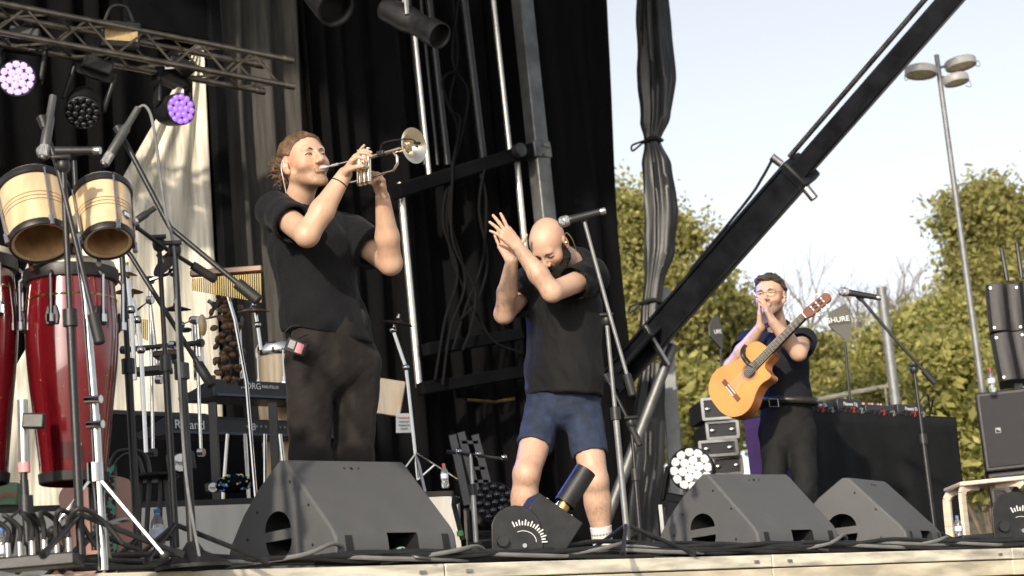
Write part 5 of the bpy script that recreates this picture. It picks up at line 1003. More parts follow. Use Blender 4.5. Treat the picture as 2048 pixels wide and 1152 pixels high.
cs = thing('conga_stand', 'black conga stand with pink tape at the lower left', 'drum stand', V((P(50, 1100, 6.2).x, 6.2, 0)))
tripod(cs, [(43, 800), (48, 960), (56, 1090)], 6.15, .014, M['blackmetal'], [(-10, 1060, -.05), (118, 1098, .1), (60, 1120, .25)], (52, 1010)); m2 = MB(); m2.tube([P(48, 925, 6.15), P(49, 945, 6.15)], .019, 12); part('tape', m2, M['pink'], cs); m2 = MB(); m2.bar(P(45, 842, 6.13), P(90, 842, 6.13), .03, .05); part('clamp', m2, M['blackmetal'], cs, .006); m2 = MB(); m2.tube([P(45, 800, 6.15), P(48, 925, 6.15)], .017, 10); part('upper_tube', m2, M['alu'], cs)
# ------------------------------------------------------------------ microphones and stands
M['mesh'] = mat('mic_grille', (.45, .45, .46), .35, .9, var=.3, scale=300, bump=.6, bscale=400)
M['micgrey'] = mat('dark_grey_mic', (.10, .10, .10), .4, .5, var=.2)
def mic(label, head, tail, kind='vocal', r=.019):
    t = thing('microphone', label, 'microphone', tail); ax_ = (head-tail); L = ax_.length; F = axisframe(tail, ax_, V((0, -1, 0)))
    if kind == 'vocal':
        m = MB(); m.lathe([(.001, 0), (r*.78, .0), (r*.8, .02), (r*.86, L*.35), (r*.98, L*.7), (r*1.05, L*.76), (r*.9, L*.78)], F, 20, True); part('body', m, M['black'], t, deg=50)
        m = MB(); m.lathe([(r*1.1, L*.765), (r*1.3, L*.8), (r*1.36, L*.855), (r*1.25, L*.94), (r*.85, L*.985), (.001, L)], F, 20, True); part('grille', m, M['mesh'], t, deg=80)
        m = MB(); m.lathe([(r*1.36, L*.845), (r*1.42, L*.86), (r*1.36, L*.875)], F, 20, True); part('grille_band', m, M['alu'], t)
        m = MB(); m.lathe([(.001, -.004), (r*.72, -.003), (r*.82, .002), (r*.82, .022), (r*.78, .024)], F, 20, True); part('end_cap', m, M['alu'], t)
    else:
        m = MB(); m.lathe([(.001, 0), (r*.7, 0), (r*.72, L*.3), (r, L*.36), (r, L*.95), (r*.8, L)], F, 16, True); part('body', m, M['black' if kind == 'dark' else 'micgrey'], t, deg=50); m = MB(); m.lathe([(r*1.02, L*.8), (r*1.03, L*.97), (.001, L*.995)], F, 16, True); part('capsule', m, M['mesh'], t)
    return t
def mstand(label, Y, pole, boom=None, base=None, grip=None, r=.011, feet=None, matn='blackmetal'):
    bx = P(*pole[-1], Y); t = thing('microphone_stand', label, 'microphone stand', V((bx.x, bx.y, 0))); m = MB(); ps = [P(x, y, Y) for x, y in pole]
    if len(ps) == 2: md = ps[0]+(ps[1]-ps[0])*.4; m.tube([ps[0], md], r*.8, 10); m2_ = MB(); m2_.tube([md, ps[1]], r*1.15, 10); part('lower_tube', m2_, M[matn], t); mm_ = MB(); mm_.tube([md-ZU*.03, md+ZU*.025], r*1.9, 10); part('height_clutch', mm_, M['black'], t)
    else: m.tube(ps, r, 10)
    part('pole', m, M[matn], t)
    if boom:
        bp_ = [P(x, y, Y+dy) for x, y, dy in boom]; m = MB(); m.tube(bp_, r*.72, 10); part('boom_arm', m, M[matn], t); m = MB(); e = bp_[-1]; d_ = (bp_[-1]-bp_[-2]).normalized(); m.tube([e-d_*.10, e-d_*.005, e], [r*1.5, r*1.5, r*1.1], 12); part('counterweight', m, M['rubber'], t)
        pv_ = ps[0]; m = MB(); m.ell(pv_, (.024, .024, .03)); m.tube([pv_+V((.03, -.02, .02)), pv_+V((-.03, -.03, .02))], .009, 8); part('boom_clutch', m, M['black'], t, .002)
        a = bp_[0]; m = MB(); d0 = (bp_[0]-bp_[1]).normalized(); m.tube([a-d0*.01, a+d0*.03], [.014, .018], 10); part('mic_clip', m, M['black'], t)
    if base == 'round':
        b0 = V((bx.x, bx.y, 0)); m = MB(); m.lathe([(.13, 0), (.13, .012), (.10, .03), (.04, .06), (.02, .09), (.001, .1)], Matrix.Translation(b0), 32, True); part('base', m, M['blackmetal'], t)
    else:
        for k_ in range(3):
            a = k_*2.094+.4; hb = V((bx.x, bx.y, .16)); ft_ = V((bx.x+.32*math.cos(a), bx.y+.32*math.sin(a), .015)); m = MB(); m.tube([hb, ft_], .009, 8); m.tube([ft_-(ft_-hb).normalized()*.03, ft_], .014, 8); part('leg', m, M['blackmetal'], t)
    return t
mic('slim grey microphone hanging at the top of the left boom stand', P(86, 318, 6.0), P(106, 192, 6.05), 'pencil', .017)
mstand('black boom stand at the far left in front of the bongos', 6.02, [(126, 330), (163, 1110)], [(88, 250, .0), (118, 345, 0), (200, 688, -.02)], None, r=.0125)
mic('wireless handheld microphone lying level above the bongos', P(74, 303, 6.65), P(199, 301, 6.6), 'vocal', .0185)
mstand('thin black stand holding the level microphone behind the bongos', 6.66, [(148, 322), (190, 1100)], None, None)
mic('slim dark microphone slanting down above the right bongo', P(207, 331, 6.5), P(276, 216, 6.55), 'pencil', .017)
mstand('tall boom stand with round base beside the trumpet player', 6.58, [(349, 500), (386, 1115)], [(242, 268, 0), (340, 455, 0), (518, 602, 0)], 'round', r=.014)
m2 = MB(); m2.tube(curve([P(276, 216, 6.55), P(290, 212, 6.55), P(303, 235, 6.55), P(314, 300, 6.56), P(330, 420, 6.57), P(348, 500, 6.56), P(356, 700, 6.55), P(372, 950, 6.55), P(400, 1120, 6.5)]), .0055, 8); single('microphone_cable', m2, M['galv'], 'pale cable looping from the slanting microphone down its stand', 'cable', P(400, 1120, 6.5))
mstand('black boom stand behind the red conga, boom slanting down to the right', 7.0, [(243, 490), (277, 1105)], [(236, 478, 0), (262, 512, 0), (424, 772, -.05)], None, r=.013)
mic('small blue-black microphone aimed at the right bongo', P(264, 447, 6.25), P(310, 416, 6.28), 'dark', .013)
mstand('short black stand carrying the small microphone beside the right bongo', 6.62, [(318, 488), (352, 1095)], [(270, 452, -.2), (325, 493, 0), (432, 560, .1)], None, r=.011)
mic('silver-headed wireless microphone in front of the bald singer', P(1116, 446, 8.35), P(1210, 421, 8.35), 'vocal', .0195)
mstand('black boom stand with microphone in front of the bald singer', 8.4, [(1213, 640), (1258, 1112)], [(1168, 440, -.03), (1214, 610, -.03), (1266, 792, -.03)], None, r=.0125, matn='galv')
mstand('lower black boom stand behind the singer\'s microphone stand', 8.9, [(1262, 845), (1283, 1105)], [(1216, 760, 0), (1256, 840, 0), (1280, 892, 0)], None, r=.011)
mic('wireless microphone on the boom stand right of the guitarist', P(1677, 582, 10.75), P(1761, 596, 10.75), 'vocal', .0195)
mstand('black boom stand with microphone right of the guitarist', 10.8, [(1828, 738), (1873, 1090)], [(1722, 598, -.03), (1790, 678, -.03), (1871, 767, -.03)], None, r=.0125)
tb = mstand('low stand with a stereo bar right of the drum riser', 9.6, [(941, 908), (952, 1085)], None, None, r=.012, matn='steel'); m2 = MB(); m2.tube([P(893, 903, 9.6), P(1015, 919, 9.6)], .009, 8); part('stereo_bar', m2, M['blackmetal'], tb)
for x in (917, 956, 1008): m2 = MB(); m2.ell(P(x, 903+(x-893)*.13-3, 9.59), .016); part('bar_nut', m2, M['chrome'], tb)
ft = thing('clip_microphone', 'small black clamp microphone with green ring left of the low stand', 'microphone', P(925, 1085, 9.5)); m2 = MB(); m2.tube([P(915, 995, 9.5), P(908, 1010, 9.5), P(925, 1080, 9.5)], [.03, .014, .012], 10); part('arm', m2, M['black'], ft); m2 = MB(); m2.tube([P(919, 1062, 9.5), P(921, 1072, 9.5)], .017, 10); part('ring', m2, mat('green_ring', (.1, .45, .1), .4), ft)
# ------------------------------------------------------------------ percussion behind: chimes, pods, cymbals, stool, keyboards
M['barwood'] = mat('chime_bar_wood', (.25, .1, .035), .4, var=.2, coat=.3)
bc = thing('bar_chimes', 'gold bar chimes hanging from a brown wooden bar', 'chimes', P(450, 620, 9.0)); m2 = MB(); m2.bar(P(381, 548, 9.0), P(524, 537, 9.0), .04, .03); part('bar', m2, M['barwood'], bc, .005)
for i in range(32):
    f_ = i/31; x = 385+f_*135; y = 553-f_*10; L_ = 24+34*f_; m2 = MB(); m2.tube([P(x, y+4, 9.0), P(x+.02*L_, y+4+L_, 9.0)], .0042, 8); part('chime', m2, M['gold'], bc)
m2 = MB(); m2.tube([P(444, 552, 9.03), P(470, 640, 9.03), P(493, 765, 9.03), V((P(505, 800, 9.03).x, 9.03, 0))], .009, 8); part('stand_tube', m2, M['chrome'], bc)
sp = thing('seed_pod_rattle', 'hanging cluster of brown seed pods below the bar chimes', 'rattle', P(458, 765, 9.2)); m2 = MB(); m2.tube(curve([P(448, 585, 9.2), P(452, 640, 9.2), P(458, 765, 9.2)]), .009, 6); part('cord', m2, M['rubber'], sp)
M['pod'] = mat('seed_pod', (.13, .075, .04), .5, var=.4, scale=20); pm = MB().ell((0, 0, 0), (.021, .012, .016), None, 8, 6).mesh('seed_pod', True); pm.materials.append(M['pod'])
for i in range(95):
    f_ = random.random(); c = P(448+f_*12+random.gauss(0, 11+5*f_), 592+f_*172, 9.2+random.uniform(-.05, .03)); inst('seed_pod', pm, Matrix.Translation(c) @ Matrix.Rotation(random.uniform(0, 6), 4, (random.random(), random.random(), random.random())), sp)
M['cymbal'] = mat('bronze_cymbal', (.3, .2, .09), .35, .9, var=.35, scale=8); M['cymdark'] = mat('dark_cymbal', (.045, .035, .03), .5, .7, var=.3)
def cymbal(label, x, y, Y, r, nrm_, m_, stand):
    c = P(x, y, Y); t = thing('cymbal', label, 'cymbal', c); F = axisframe(c, V(nrm_)); m = MB(); m.lathe([(.001, .03), (r*.16, .026), (r*.22, .012), (r*.6, .004), (r, -.006), (r, -.008), (r*.6, .002), (r*.2, .009)], F, 36, True); part('plate', m, m_, t, deg=60); m = MB(); m.tube([c+V(nrm_).normalized()*.02, c+V(nrm_).normalized()*.05], .011, 8); part('wing_nut', m, M['chrome'], t)
    m = MB(); ps = [c+V(nrm_).normalized()*.04]+[P(a, b, Y) for a, b in stand]; m.tube(ps, .010, 8); part('stand_tube', m, M['chrome'], t)
    for i in range(1, len(ps)-1): m = MB(); m.ell(ps[i], .02); part('joint', m, M['chrome'], t)
    return t
cymbal('dark cymbal tilted towards us beside the boom stand', 331, 522, 8.6, .085, (-.6, -.6, .55), M['cymdark'], [(345, 545), (300, 560)])
cymbal('small bronze cymbal right of the red conga, the upper one', 252, 548, 8.0, .05, (.1, -.2, 1), M['cymbal'], [(262, 620), (270, 760)])
cymbal('bronze cymbal with the chrome rod right of the red conga, the lower one', 257, 582, 8.2, .065, (.1, -.35, 1), M['cymbal'], [(275, 640), (282, 700), (292, 905)])
cymbal('dark crescent cymbal left of the seed pods', 432, 612, 9.6, .075, (-.75, -.25, .6), M['cymdark'], [(445, 630), (400, 640), (408, 760)])
cymbal('tan cymbal right of the seed pods', 508, 620, 10.2, .09, (.05, -.12, 1), M['cymbal'], [(515, 650), (522, 700)])
cymbal('thin dark cymbal below the seed pod cord', 352, 617, 9.4, .075, (.05, -.1, 1), M['cymdark'], [(362, 650), (385, 640), (392, 760)])
ct = cymbal('black cymbal on a chrome stand right of the trumpet player', 795, 645, 11.2, .1, (.25, -.1, 1), M['cymdark'], [(786, 660), (812, 735), (836, 960)])
for a, b in (((832, 905), (790, 962)), ((832, 905), (915, 958)), ((832, 905), (850, 985)), ((836, 960), (870, 930))): m2 = MB(); m2.bar(P(*a, 11.2), P(*b, 11.15), .018, .008); part('leg', m2, M['chrome'], ct)
for i, pts in enumerate(([(248, 700), (400, 686)], [(262, 630), (300, 600), (318, 760)], [(300, 560), (306, 905)], [(390, 640), (395, 720), (402, 905)], [(478, 640), (484, 765)], [(318, 735), (345, 690), (352, 720)])):
    m2 = MB(); m2.tube([P(x, y, 9.3) for x, y in pts], .014 if i == 0 else .009, 10); rk_ = single('rack_tube', m2, M['blackmetal' if i in (0, 5) else 'chrome'], ['black level rack tube with maker\'s lettering among the percussion', 'bent chrome tube left of the rack tube', 'upright chrome tube behind the boom stand', 'upright chrome tube left of the seed pods', 'upright chrome tube right of the seed pods', 'short black arm above the keyboards'][i], 'tube', P(*pts[-1], 9.3))
    if i == 0: text('Gibraltar', .034, P(345, 697, 9.28), V((1, 0, .09)), ZU, M['white'], rk_)
    for x, y in pts: 
        cl_ = MB(); cl_.tube([P(x-5, y, 9.28), P(x+6, y, 9.27)], .02, 8); part('clamp', cl_, M['chrome' if i % 2 else 'blackmetal'], rk_)
for i, (x, y, Y, sx, sz, cc) in enumerate(((282, 655, 9.1, .07, .1, 'gold'), (335, 710, 9.1, .12, .03, 'cymdark'), (300, 742, 9.0, .2, .03, 'black'), (372, 660, 9.2, .05, .02, 'emblem'), (405, 650, 9.2, .035, .09, 'ash'))):
    t_ = thing('percussion_piece', ['small gold chime block right of the red conga', 'dark wooden block on the percussion rack', 'black tray above the keyboards', 'small blue shaker on the rack', 'pale wooden guiro left of the seed pods'][i], 'percussion', P(x, y+20, Y))
    if i == 0:
        for k_ in range(7): m2 = MB(); m2.tube([P(x-12+4*k_, y-16, Y), P(x-12+4*k_, y+14+2*k_, Y)], .004, 6); part('bar', m2, M['gold'], t_)
    else: m2 = MB(); m2.ell(P(x, y, Y), (sx/2*1.2, .03, sz/2*1.2)) if i in (3, 4) else m2.box(P(x, y, Y), sx, .12, sz); part('body', m2, M[cc], t_, 0 if i in (3, 4) else .006)
nd = thing('natural_conga', 'natural wood drum with chrome rim behind the keyboards', 'conga', V((P(556, 850, 11.9).x, 11.9, .6))); T_, B_ = P(556, 690, 11.9), V((P(560, 850, 11.9).x, 11.9, .6)); F_ = axisframe(B_, T_-B_); L_ = (T_-B_).length
m2 = MB(); m2.lathe([(.10, 0), (.12, L_*.3), (.138, L_*.65), (.132, L_*.97)], F_, 36, True); part('shell', m2, M['ash'], nd); m2 = MB(); m2.lathe([(.134, L_*.93), (.142, L_*.94), (.142, L_*.98), (.13, L_), (.001, L_*1.01)], F_, 36, True); part('rim', m2, M['chrome'], nd)
for i in range(5): a = 1.26*i-2.2; lug(F_, .148, .148, L_*.95, L_*.78, a, nd, .005); m2 = MB(); m2.box(F_ @ V((.139*math.cos(a), .139*math.sin(a), L_*.76)), .03, .03, .045); part('side_plate', m2, M['chrome'], nd, .005)
for i, (xa, xb, yt) in enumerate(((205, 415, 818), (425, 640, 832))):
    a, b = P(xa, yt, 12.7), P(xb, yt-8, 13.3); t_ = thing('road_case', ['long black road case behind the keyboards, left one', 'long black road case behind the keyboards, right one'][i], 'case', V((a.x, a.y, .6))); d_ = (b-a); d_.z = 0; L_ = d_.length; F_ = frame(V((a.x, a.y, .6)), d_.normalized(), V((-d_.y, d_.x, 0)).normalized(), ZU); h_ = a.z-.6
    m2 = MB(); m2.prism([(0, 0), (L_, 0), (L_, .5), (0, .5)], F_, 0, h_); part('body', m2, M['trailer'], t_, .01)
    for z_ in (.02, h_-.02): m2 = MB(); m2.prism([(0, -.006), (L_, -.006), (L_, .004), (0, .004)], F_, z_-.012, z_+.012); part('metal_edge', m2, M['blackmetal'], t_)
# keyboards, rear panels towards us
M['keybody'] = mat('keyboard_case', (.022, .024, .03), .42, var=.2, scale=20); M['keyblue'] = mat('keyboard_edge', (.06, .075, .1), .4)
def keyboard(label, cpx, cY, L, D, H, texts):
    o = P(*cpx, cY); t = thing('keyboard', label, 'keyboard', o, 'keyboards on the stand'); F = frame(o, UD, VD, ZU)
    m = MB(); m.prism([(0, 0), (.03, .0), (D*.95, .02), (D, .04), (D, H*.55), (D*.6, H*.7), (.06, H), (0, H)], frame(o, VD, ZU, UD), 0, L); part('case', m, M['keybody'], t, .006); m = MB(); m.box(F @ V((L/2, -.004, H*.12)), L-.04, .01, H*.14, F.to_3x3()); part('edge_strip', m, M['keyblue'], t, .002)
    m = MB(); m.box(F @ V((L/2, D*.75, H*.72)), L-.12, .15, .012, F.to_3x3()); part('keys', m, M['white'], t, .003)
    for k_ in range(9): m = MB(); q = F @ V((L*.42+.035*k_, -.003, H*.58)); m.tube([q, q-VD*.008], .007, 8); part('socket', m, M['grey'], t)
    for s_, u_, z_, sz in texts: text(s_, sz, F @ V((u_, -.0085, z_)), UD, ZU, M['white'], t)
    return t
keyboard('upper black keyboard on the stand, rear panel with lettering towards us', (428, 793), 11.0, 1.25, .37, .105, [('KORG', .26, .070, .052), ('NAUTILUS', .40, .070, .026)])
keyboard('lower black keyboard on the stand under the other one', (338, 868), 11.0, 1.3, .34, .105, [('Roland', .14, .055, .075), ('08', .58, .055, .06)])
ks = thing('keyboard_stand', 'black upright stand under the two keyboards', 'stand', V((P(426, 985, 10.97).x, 10.97, .6)))
for x in (425, 545): m2 = MB(); m2.bar(P(x, 805, 10.95), V((P(x+8, 985, 10.95).x, 10.95, .6)), .03, .05); part('upright', m2, M['blackmetal'], ks, .004)
for x0, x1 in ((490, 497), (530, 528), (455, 440), (560, 575)): m2 = MB(); m2.tube([P(x0, 868, 11.1), V((P(x1, 985, 11.1).x, 11.1, .6))], .011, 8); part('chrome_leg', m2, M['chrome'], ks)
for i, (x, y, w_) in enumerate(((362, 925, .15), (426, 975, .08))):
    t_ = thing('drum_pedal', ['black drum pedal plate with white lettering on the riser, the larger one', 'small black pedal plate with white lettering at the riser edge'][i], 'pedal', P(x, y+20, 10.3)); m2 = MB(); m2.box(P(x, y, 10.3), w_, .05, w_*.7, Matrix.Rotation(R(-5), 3, 'Y')); part('plate', m2, M['black'], t_, .01); m2 = MB(); m2.lathe([(.0005, .003), (w_*.3, .002), (w_*.32, 0)], axisframe(P(x, y, 10.27), V((0, -1, 0))), 20, True); d_ = part('disc', m2, M['white'], t_); text('Pearl', w_*.22, P(x, y, 10.262), V((1, 0, 0.05)), ZU, M['recess'], d_)
t_ = thing('dotted_bag', 'black soft bag with blue and yellow dots on the riser', 'bag', P(470, 990, 10.2)); m2 = MB(); m2.ell(P(468, 968, 10.2), (.10, .06, .05)); part('bag', m2, M['blackcloth'], t_)
_db = MB().ell((0, 0, 0), .006, None, 6, 4).mesh('dot'); _db.materials.append(mat('blue_dots', (.05, .2, .6), .5)); _dy = MB().ell((0, 0, 0), .006, None, 6, 4).mesh('dot'); _dy.materials.append(mat('yellow_dots', (.7, .6, .1), .5))
for i in range(44): a = random.uniform(-1.3, 1.3); b = random.uniform(-.8, 1.2); inst('dot', _db if i % 3 else _dy, Matrix.Translation(P(468, 968, 10.2)+V((.10*math.sin(a)*math.cos(b), -.061*math.cos(a)*math.cos(b), .05*math.sin(b)))), t_)
# stool, leaning guitar, box, board, sign, bottle, ladder, dark lamp
so = thing('bar_stool', 'black metal stool with bent back behind the boom stand', 'stool', V((P(300, 1100, 8.4).x, 8.4, 0))); m2 = MB(); m2.lathe([(.001, .01), (.1, .012), (.115, 0), (.1, -.012), (.001, -.012)], Matrix.Translation(P(307, 955, 8.4)), 28, True); part('seat', m2, M['black'], so)
for dx, x1 in ((-26, 262), (24, 348), (-8, 290), (14, 322)): m2 = MB(); m2.tube([P(307+dx, 958, 8.4), V((P(x1, 1120, 8.4+(.1 if abs(dx) < 20 else -.05)).x, 8.4, 0))], .011, 8); part('leg', m2, M['blackmetal'], so)
m2 = MB(); c = P(300, 1078, 8.4); m2.tube([c+V((math.cos(a)*.105, math.sin(a)*.105, 0)) for a in [2*math.pi*k/24 for k in range(25)]], .008, 6); part('foot_ring', m2, M['blackmetal'], so)
for x0, x1, yt in ((222, 298, 900), (232, 284, 908)): m2 = MB(); m2.tube(curve([P(x0, 962, 8.5), P(x0-2, 930, 8.5), P(x0+12, yt+5, 8.5), P((x0+x1)/2, yt, 8.5), P(x1-8, yt+8, 8.5), P(x1+2, 945, 8.5), P(x1+4, 960, 8.45)]), .009, 8); part('back_loop', m2, M['blackmetal'], so)
gl_ = thing('leaning_guitar', 'pinkish-brown acoustic guitar with woven strap standing behind the conga legs', 'guitar', V((P(200, 1120, 7.4).x, 7.4, 0))); q0 = V((P(205, 1120, 7.4).x, 7.4, .0)); lax = (P(185, 860, 7.6)-q0).normalized(); ln = V((.15, -1, .2)); ln = (ln-lax*ln.dot(lax)).normalized(); lsd = ln.cross(lax); GF2 = frame(q0, lax, lsd, ln); o2 = [(a, -b*1.05) for a, b in sm(ctl)]+[(a, b*1.05) for a, b in reversed(sm(ctl))]; o2 = [p for i, p in enumerate(o2) if i == 0 or (V(p)-V(o2[i-1])).length > 1e-4]
m2 = MB(); m2.prism(o2[:-1], GF2, -.09, 0); part('body', m2, mat('pink_brown_wood', (.42, .22, .17), .4, var=.2, coat=.3), gl_, .003, deg=30); m2 = MB(); m2.prism([(.34, -.028), (.9, -.024), (.9, .024), (.34, .028)], GF2, 0, .012); part('neck', m2, M['ebony'], gl_); m2 = MB(); m2.prism([(.1, -.08), (.13, -.08), (.13, .08), (.1, .08)], GF2, 0, .01); part('bridge', m2, M['mahog'], gl_)
M['woven'] = mat('woven_strap', (.5, .05, .06), .8, var=.9, scale=55, col2=(.08, .3, .22), mix_lo=.48, mix_hi=.54); m2 = MB(); m2.prism([(.02, -.055), (.52, -.075), (.52, -.03), (.02, -.01)], GF2, .014, .02); part('strap', m2, M['woven'], gl_)
gb = thing('green_box', 'green carton with red lettering at the lower left edge', 'box', P(10, 1010, 7.6)); m2 = MB(); m2.box(P(2, 990, 7.7), .16, .12, .09, Matrix.Rotation(R(5), 3, 'Y')); part('carton', m2, mat('green_card', (.12, .22, .12), .6), gb, .003); text('adrau', .034, P(15, 988, 7.62), V((1, 0, .1)), ZU, mat('red_ink', (.5, .03, .03), .5), gb)
bd = MB(); bd.box(P(780, 795, 11.7), .16, .03, .22, Matrix.Rotation(R(14), 3, 'Y')); single('wood_board', bd, M['ash'], 'tilted pale wooden board right of the trumpet player\'s hip', 'board', P(780, 830, 11.7), bevel=.004)
pg = thing('paper_sign', 'white paper notice with red and grey print on the drum hardware', 'sign', P(808, 866, 11.3)); m2 = MB(); m2.box(P(808, 846, 11.3), .095, .004, .115, Matrix.Rotation(R(4), 3, 'Y')); part('sheet', m2, M['white'], pg)
for dy, w_, c_ in ((-11, .07, 'pink'), (-3, .06, 'grey'), (4, .065, 'grey'), (11, .045, 'grey')): m2 = MB(); m2.box(P(808+dy*.05, 846+dy, 11.29), w_, .003, .008, Matrix.Rotation(R(4), 3, 'Y')); part('print_line', m2, M[c_], pg)
M['redcap'] = mat('red_cap', (.55, .04, .04), .4); M['bluecap'] = mat('blue_cap', (.05, .2, .6), .4); M['label'] = mat('bottle_label', (.55, .6, .8), .5, var=.3, scale=30)
def bottle(label, x, yb, Y, h_, cap, z=None):
    b = P(x, yb, Y); t = thing('water_bottle', label, 'bottle', b, 'water bottles'); F = Matrix.Translation(b) @ Matrix.Diagonal((h_/.2, h_/.2, h_/.2, 1)); m = MB(); m.lathe([(.001, .002), (.026, 0), (.03, .006), (.03, .05), (.027, .06), (.03, .07), (.03, .12), (.026, .145), (.013, .17), (.012, .182), (.001, .182)], F, 20, True); part('body', m, M['glass'], t, deg=60)
    m = MB(); m.lathe([(.0135, .18), (.0145, .182), (.0145, .197), (.001, .2)], F, 16, True); part('cap', m, M[cap], t); m = MB(); m.lathe([(.0305, .075), (.0308, .078), (.0308, .112), (.0305, .115)], F, 20, True); part('label_band', m, M['label'], t)
bottle('clear water bottle with red cap on the right end of the riser', 891, 976, 10.5, .135, 'redcap'); bottle('clear water bottle on the right loudspeaker box', 1986, 785, 11.9, .155, 'redcap'); bottle('small bottle with blue cap under the bentwood stool', 1920, 1082, 10.6, .14, 'bluecap'); bottle('clear bottle standing behind the bent-backed stool', 318, 1110, 7.5, .18, 'bluecap'); bottle('clear bottle at the bottom left corner', 6, 1140, 6.0, .13, 'bluecap')
M['ladder'] = mat('shaded_ladder', (.10, .10, .105), .6, .3, var=.2)  # aluminium darkened in colour to stand for the unlit corner
ld = thing('step_ladder', 'aluminium ladder leaning in the dark behind the singer', 'ladder', P(950, 1000, 13.0))
for a, b in (((905, 870), (935, 1010)), ((922, 865), (960, 1010)), ((950, 870), (985, 1005))): m2 = MB(); m2.bar(P(*a, 13), P(*b, 13), .03, .05); part('rail', m2, M['ladder'], ld)
for i in range(5): m2 = MB(); m2.bar(P(924+i*8, 885+i*26, 13), P(956+i*7, 885+i*26, 13), .03, .02); part('rung', m2, M['ladder'], ld)
moving_head('unlit black moving head lamp standing on the floor behind the singer\'s leg', P(990, 1005, 10.2), (.25, -1, .1), 'off', P(985, 1085, 10.35), .1, False)
# ------------------------------------------------------------------ right side: cases, table, players, antennas, stool
M['case'] = mat('flight_case_panel', (.02, .02, .024), .5, var=.2)
for i, (x0, x1, y0, y1, dy) in enumerate(((1391, 1448, 806, 846, 0), (1400, 1462, 852, 884, .05), (1386, 1460, 890, 918, 0), (1412, 1470, 922, 955, .05))):
    c = P((x0+x1)/2, (y0+y1)/2, 13+dy); w_, h_ = (x1-x0)*13/FPX, (y1-y0)*13/FPX; t_ = thing('flight_case', ['topmost metal-edged flight case beside the guitar', 'second metal-edged flight case from the top beside the guitar', 'third metal-edged flight case from the top beside the guitar', 'lowest metal-edged flight case beside the guitar'][i], 'case', c-ZU*h_/2, 'flight cases stacked beside the guitar'); Rm = Matrix.Rotation(R(8), 3, 'Z'); m2 = MB(); m2.box(c, w_, .4, h_, Rm); part('panel', m2, M['case'], t_, .004)
    for zz in (-1, 1): m2 = MB(); m2.box(c+Rm @ V((0, -.2, zz*h_/2)), w_+.012, .022, .018, Rm); part('metal_edge', m2, M['alu'], t_)
    for xx in (-1, 1): m2 = MB(); m2.box(c+Rm @ V((xx*w_/2, -.201, 0)), .02, .022, h_, Rm); part('metal_edge', m2, M['alu'], t_); m2 = MB(); m2.ell(c+Rm @ V((xx*w_*.32, -.205, 0)), (.022, .01, .014)); part('latch', m2, M['alu'], t_)
ac = thing('amp_case', 'black equipment case with metal edge under the white lit lamp', 'case', V((P(1368, 1080, 10.5).x, 10.5, 0))); b_ = P(1368, 1085, 10.6); m2 = MB(); m2.box(V((b_.x, b_.y, .2)), .24, .3, .4); part('case', m2, M['case'], ac, .01); m2 = MB(); m2.box(V((b_.x-.12, b_.y-.15, .2)), .02, .02, .41); part('metal_edge', m2, M['alu'], ac)
ZT = 1.06; cA = PZ(1592, 820, ZT); Fd = frame(V((cA.x, cA.y, 0)), UD, VD, ZU); Lt, Dt = 1.75, .42
dj = thing('draped_table', 'table under a black cloth behind the monitors on the right', 'table', V((cA.x, cA.y, 0)))
def drape(p, q, nrm_, seed, m_):
    vs = []; nx, nz = 90, 14; L = (q-p).length
    for j in range(nz+1):
        for i in range(nx+1):
            s_ = L*i/nx; g_ = 1-j/nz; d = g_*(.03*math.sin(s_*17+7*float(fbm(np.array([s_*1.4, seed, 0.]), 2)))+.05*float(fbm(np.array([s_*3, g_*1.5, seed+1.]), 3))); vs.append(p+(q-p)*(i/nx)+nrm_*(.01+d)+ZU*(ZT*j/nz))
    m = MB(); m.add(vs, [(j*(nx+1)+i, j*(nx+1)+i+1, (j+1)*(nx+1)+i+1, (j+1)*(nx+1)+i) for j in range(nz) for i in range(nx)]); o = part('cloth', m, m_, dj, deg=180); so_ = o.modifiers.new('t', 'SOLIDIFY'); so_.thickness = .004
drape(Fd @ V((0, 0, 0)), Fd @ V((Lt, 0, 0)), -VD, 3, M['tablecloth'] if 'tablecloth' in M else M.setdefault('tablecloth', mat('black_table_cloth', (.011, .012, .014), .85, var=.25, scale=6, bump=.2, bscale=60, spec=.2)))
drape(Fd @ V((0, Dt, 0)), Fd @ V((0, 0, 0)), -UD, 8, mat('violet_lit_cloth', (.03, .011, .085), .8, var=.25, scale=5)); drape(Fd @ V((Lt, 0, 0)), Fd @ V((Lt, Dt, 0)), UD, 12, M['tablecloth'])  # left end cloth coloured violet for the stage light falling on it
m2 = MB(); m2.prism([(-.012, -.012), (Lt+.012, -.012), (Lt+.012, Dt), (-.012, Dt)], Fd, ZT, ZT+.008); part('cloth_top', m2, M['tablecloth'], dj, .004)
M['redlead'] = mat('red_lead', (.3, .03, .025), .5); M['greycable'] = mat('grey_cable', (.2, .2, .19), .55, var=.2)
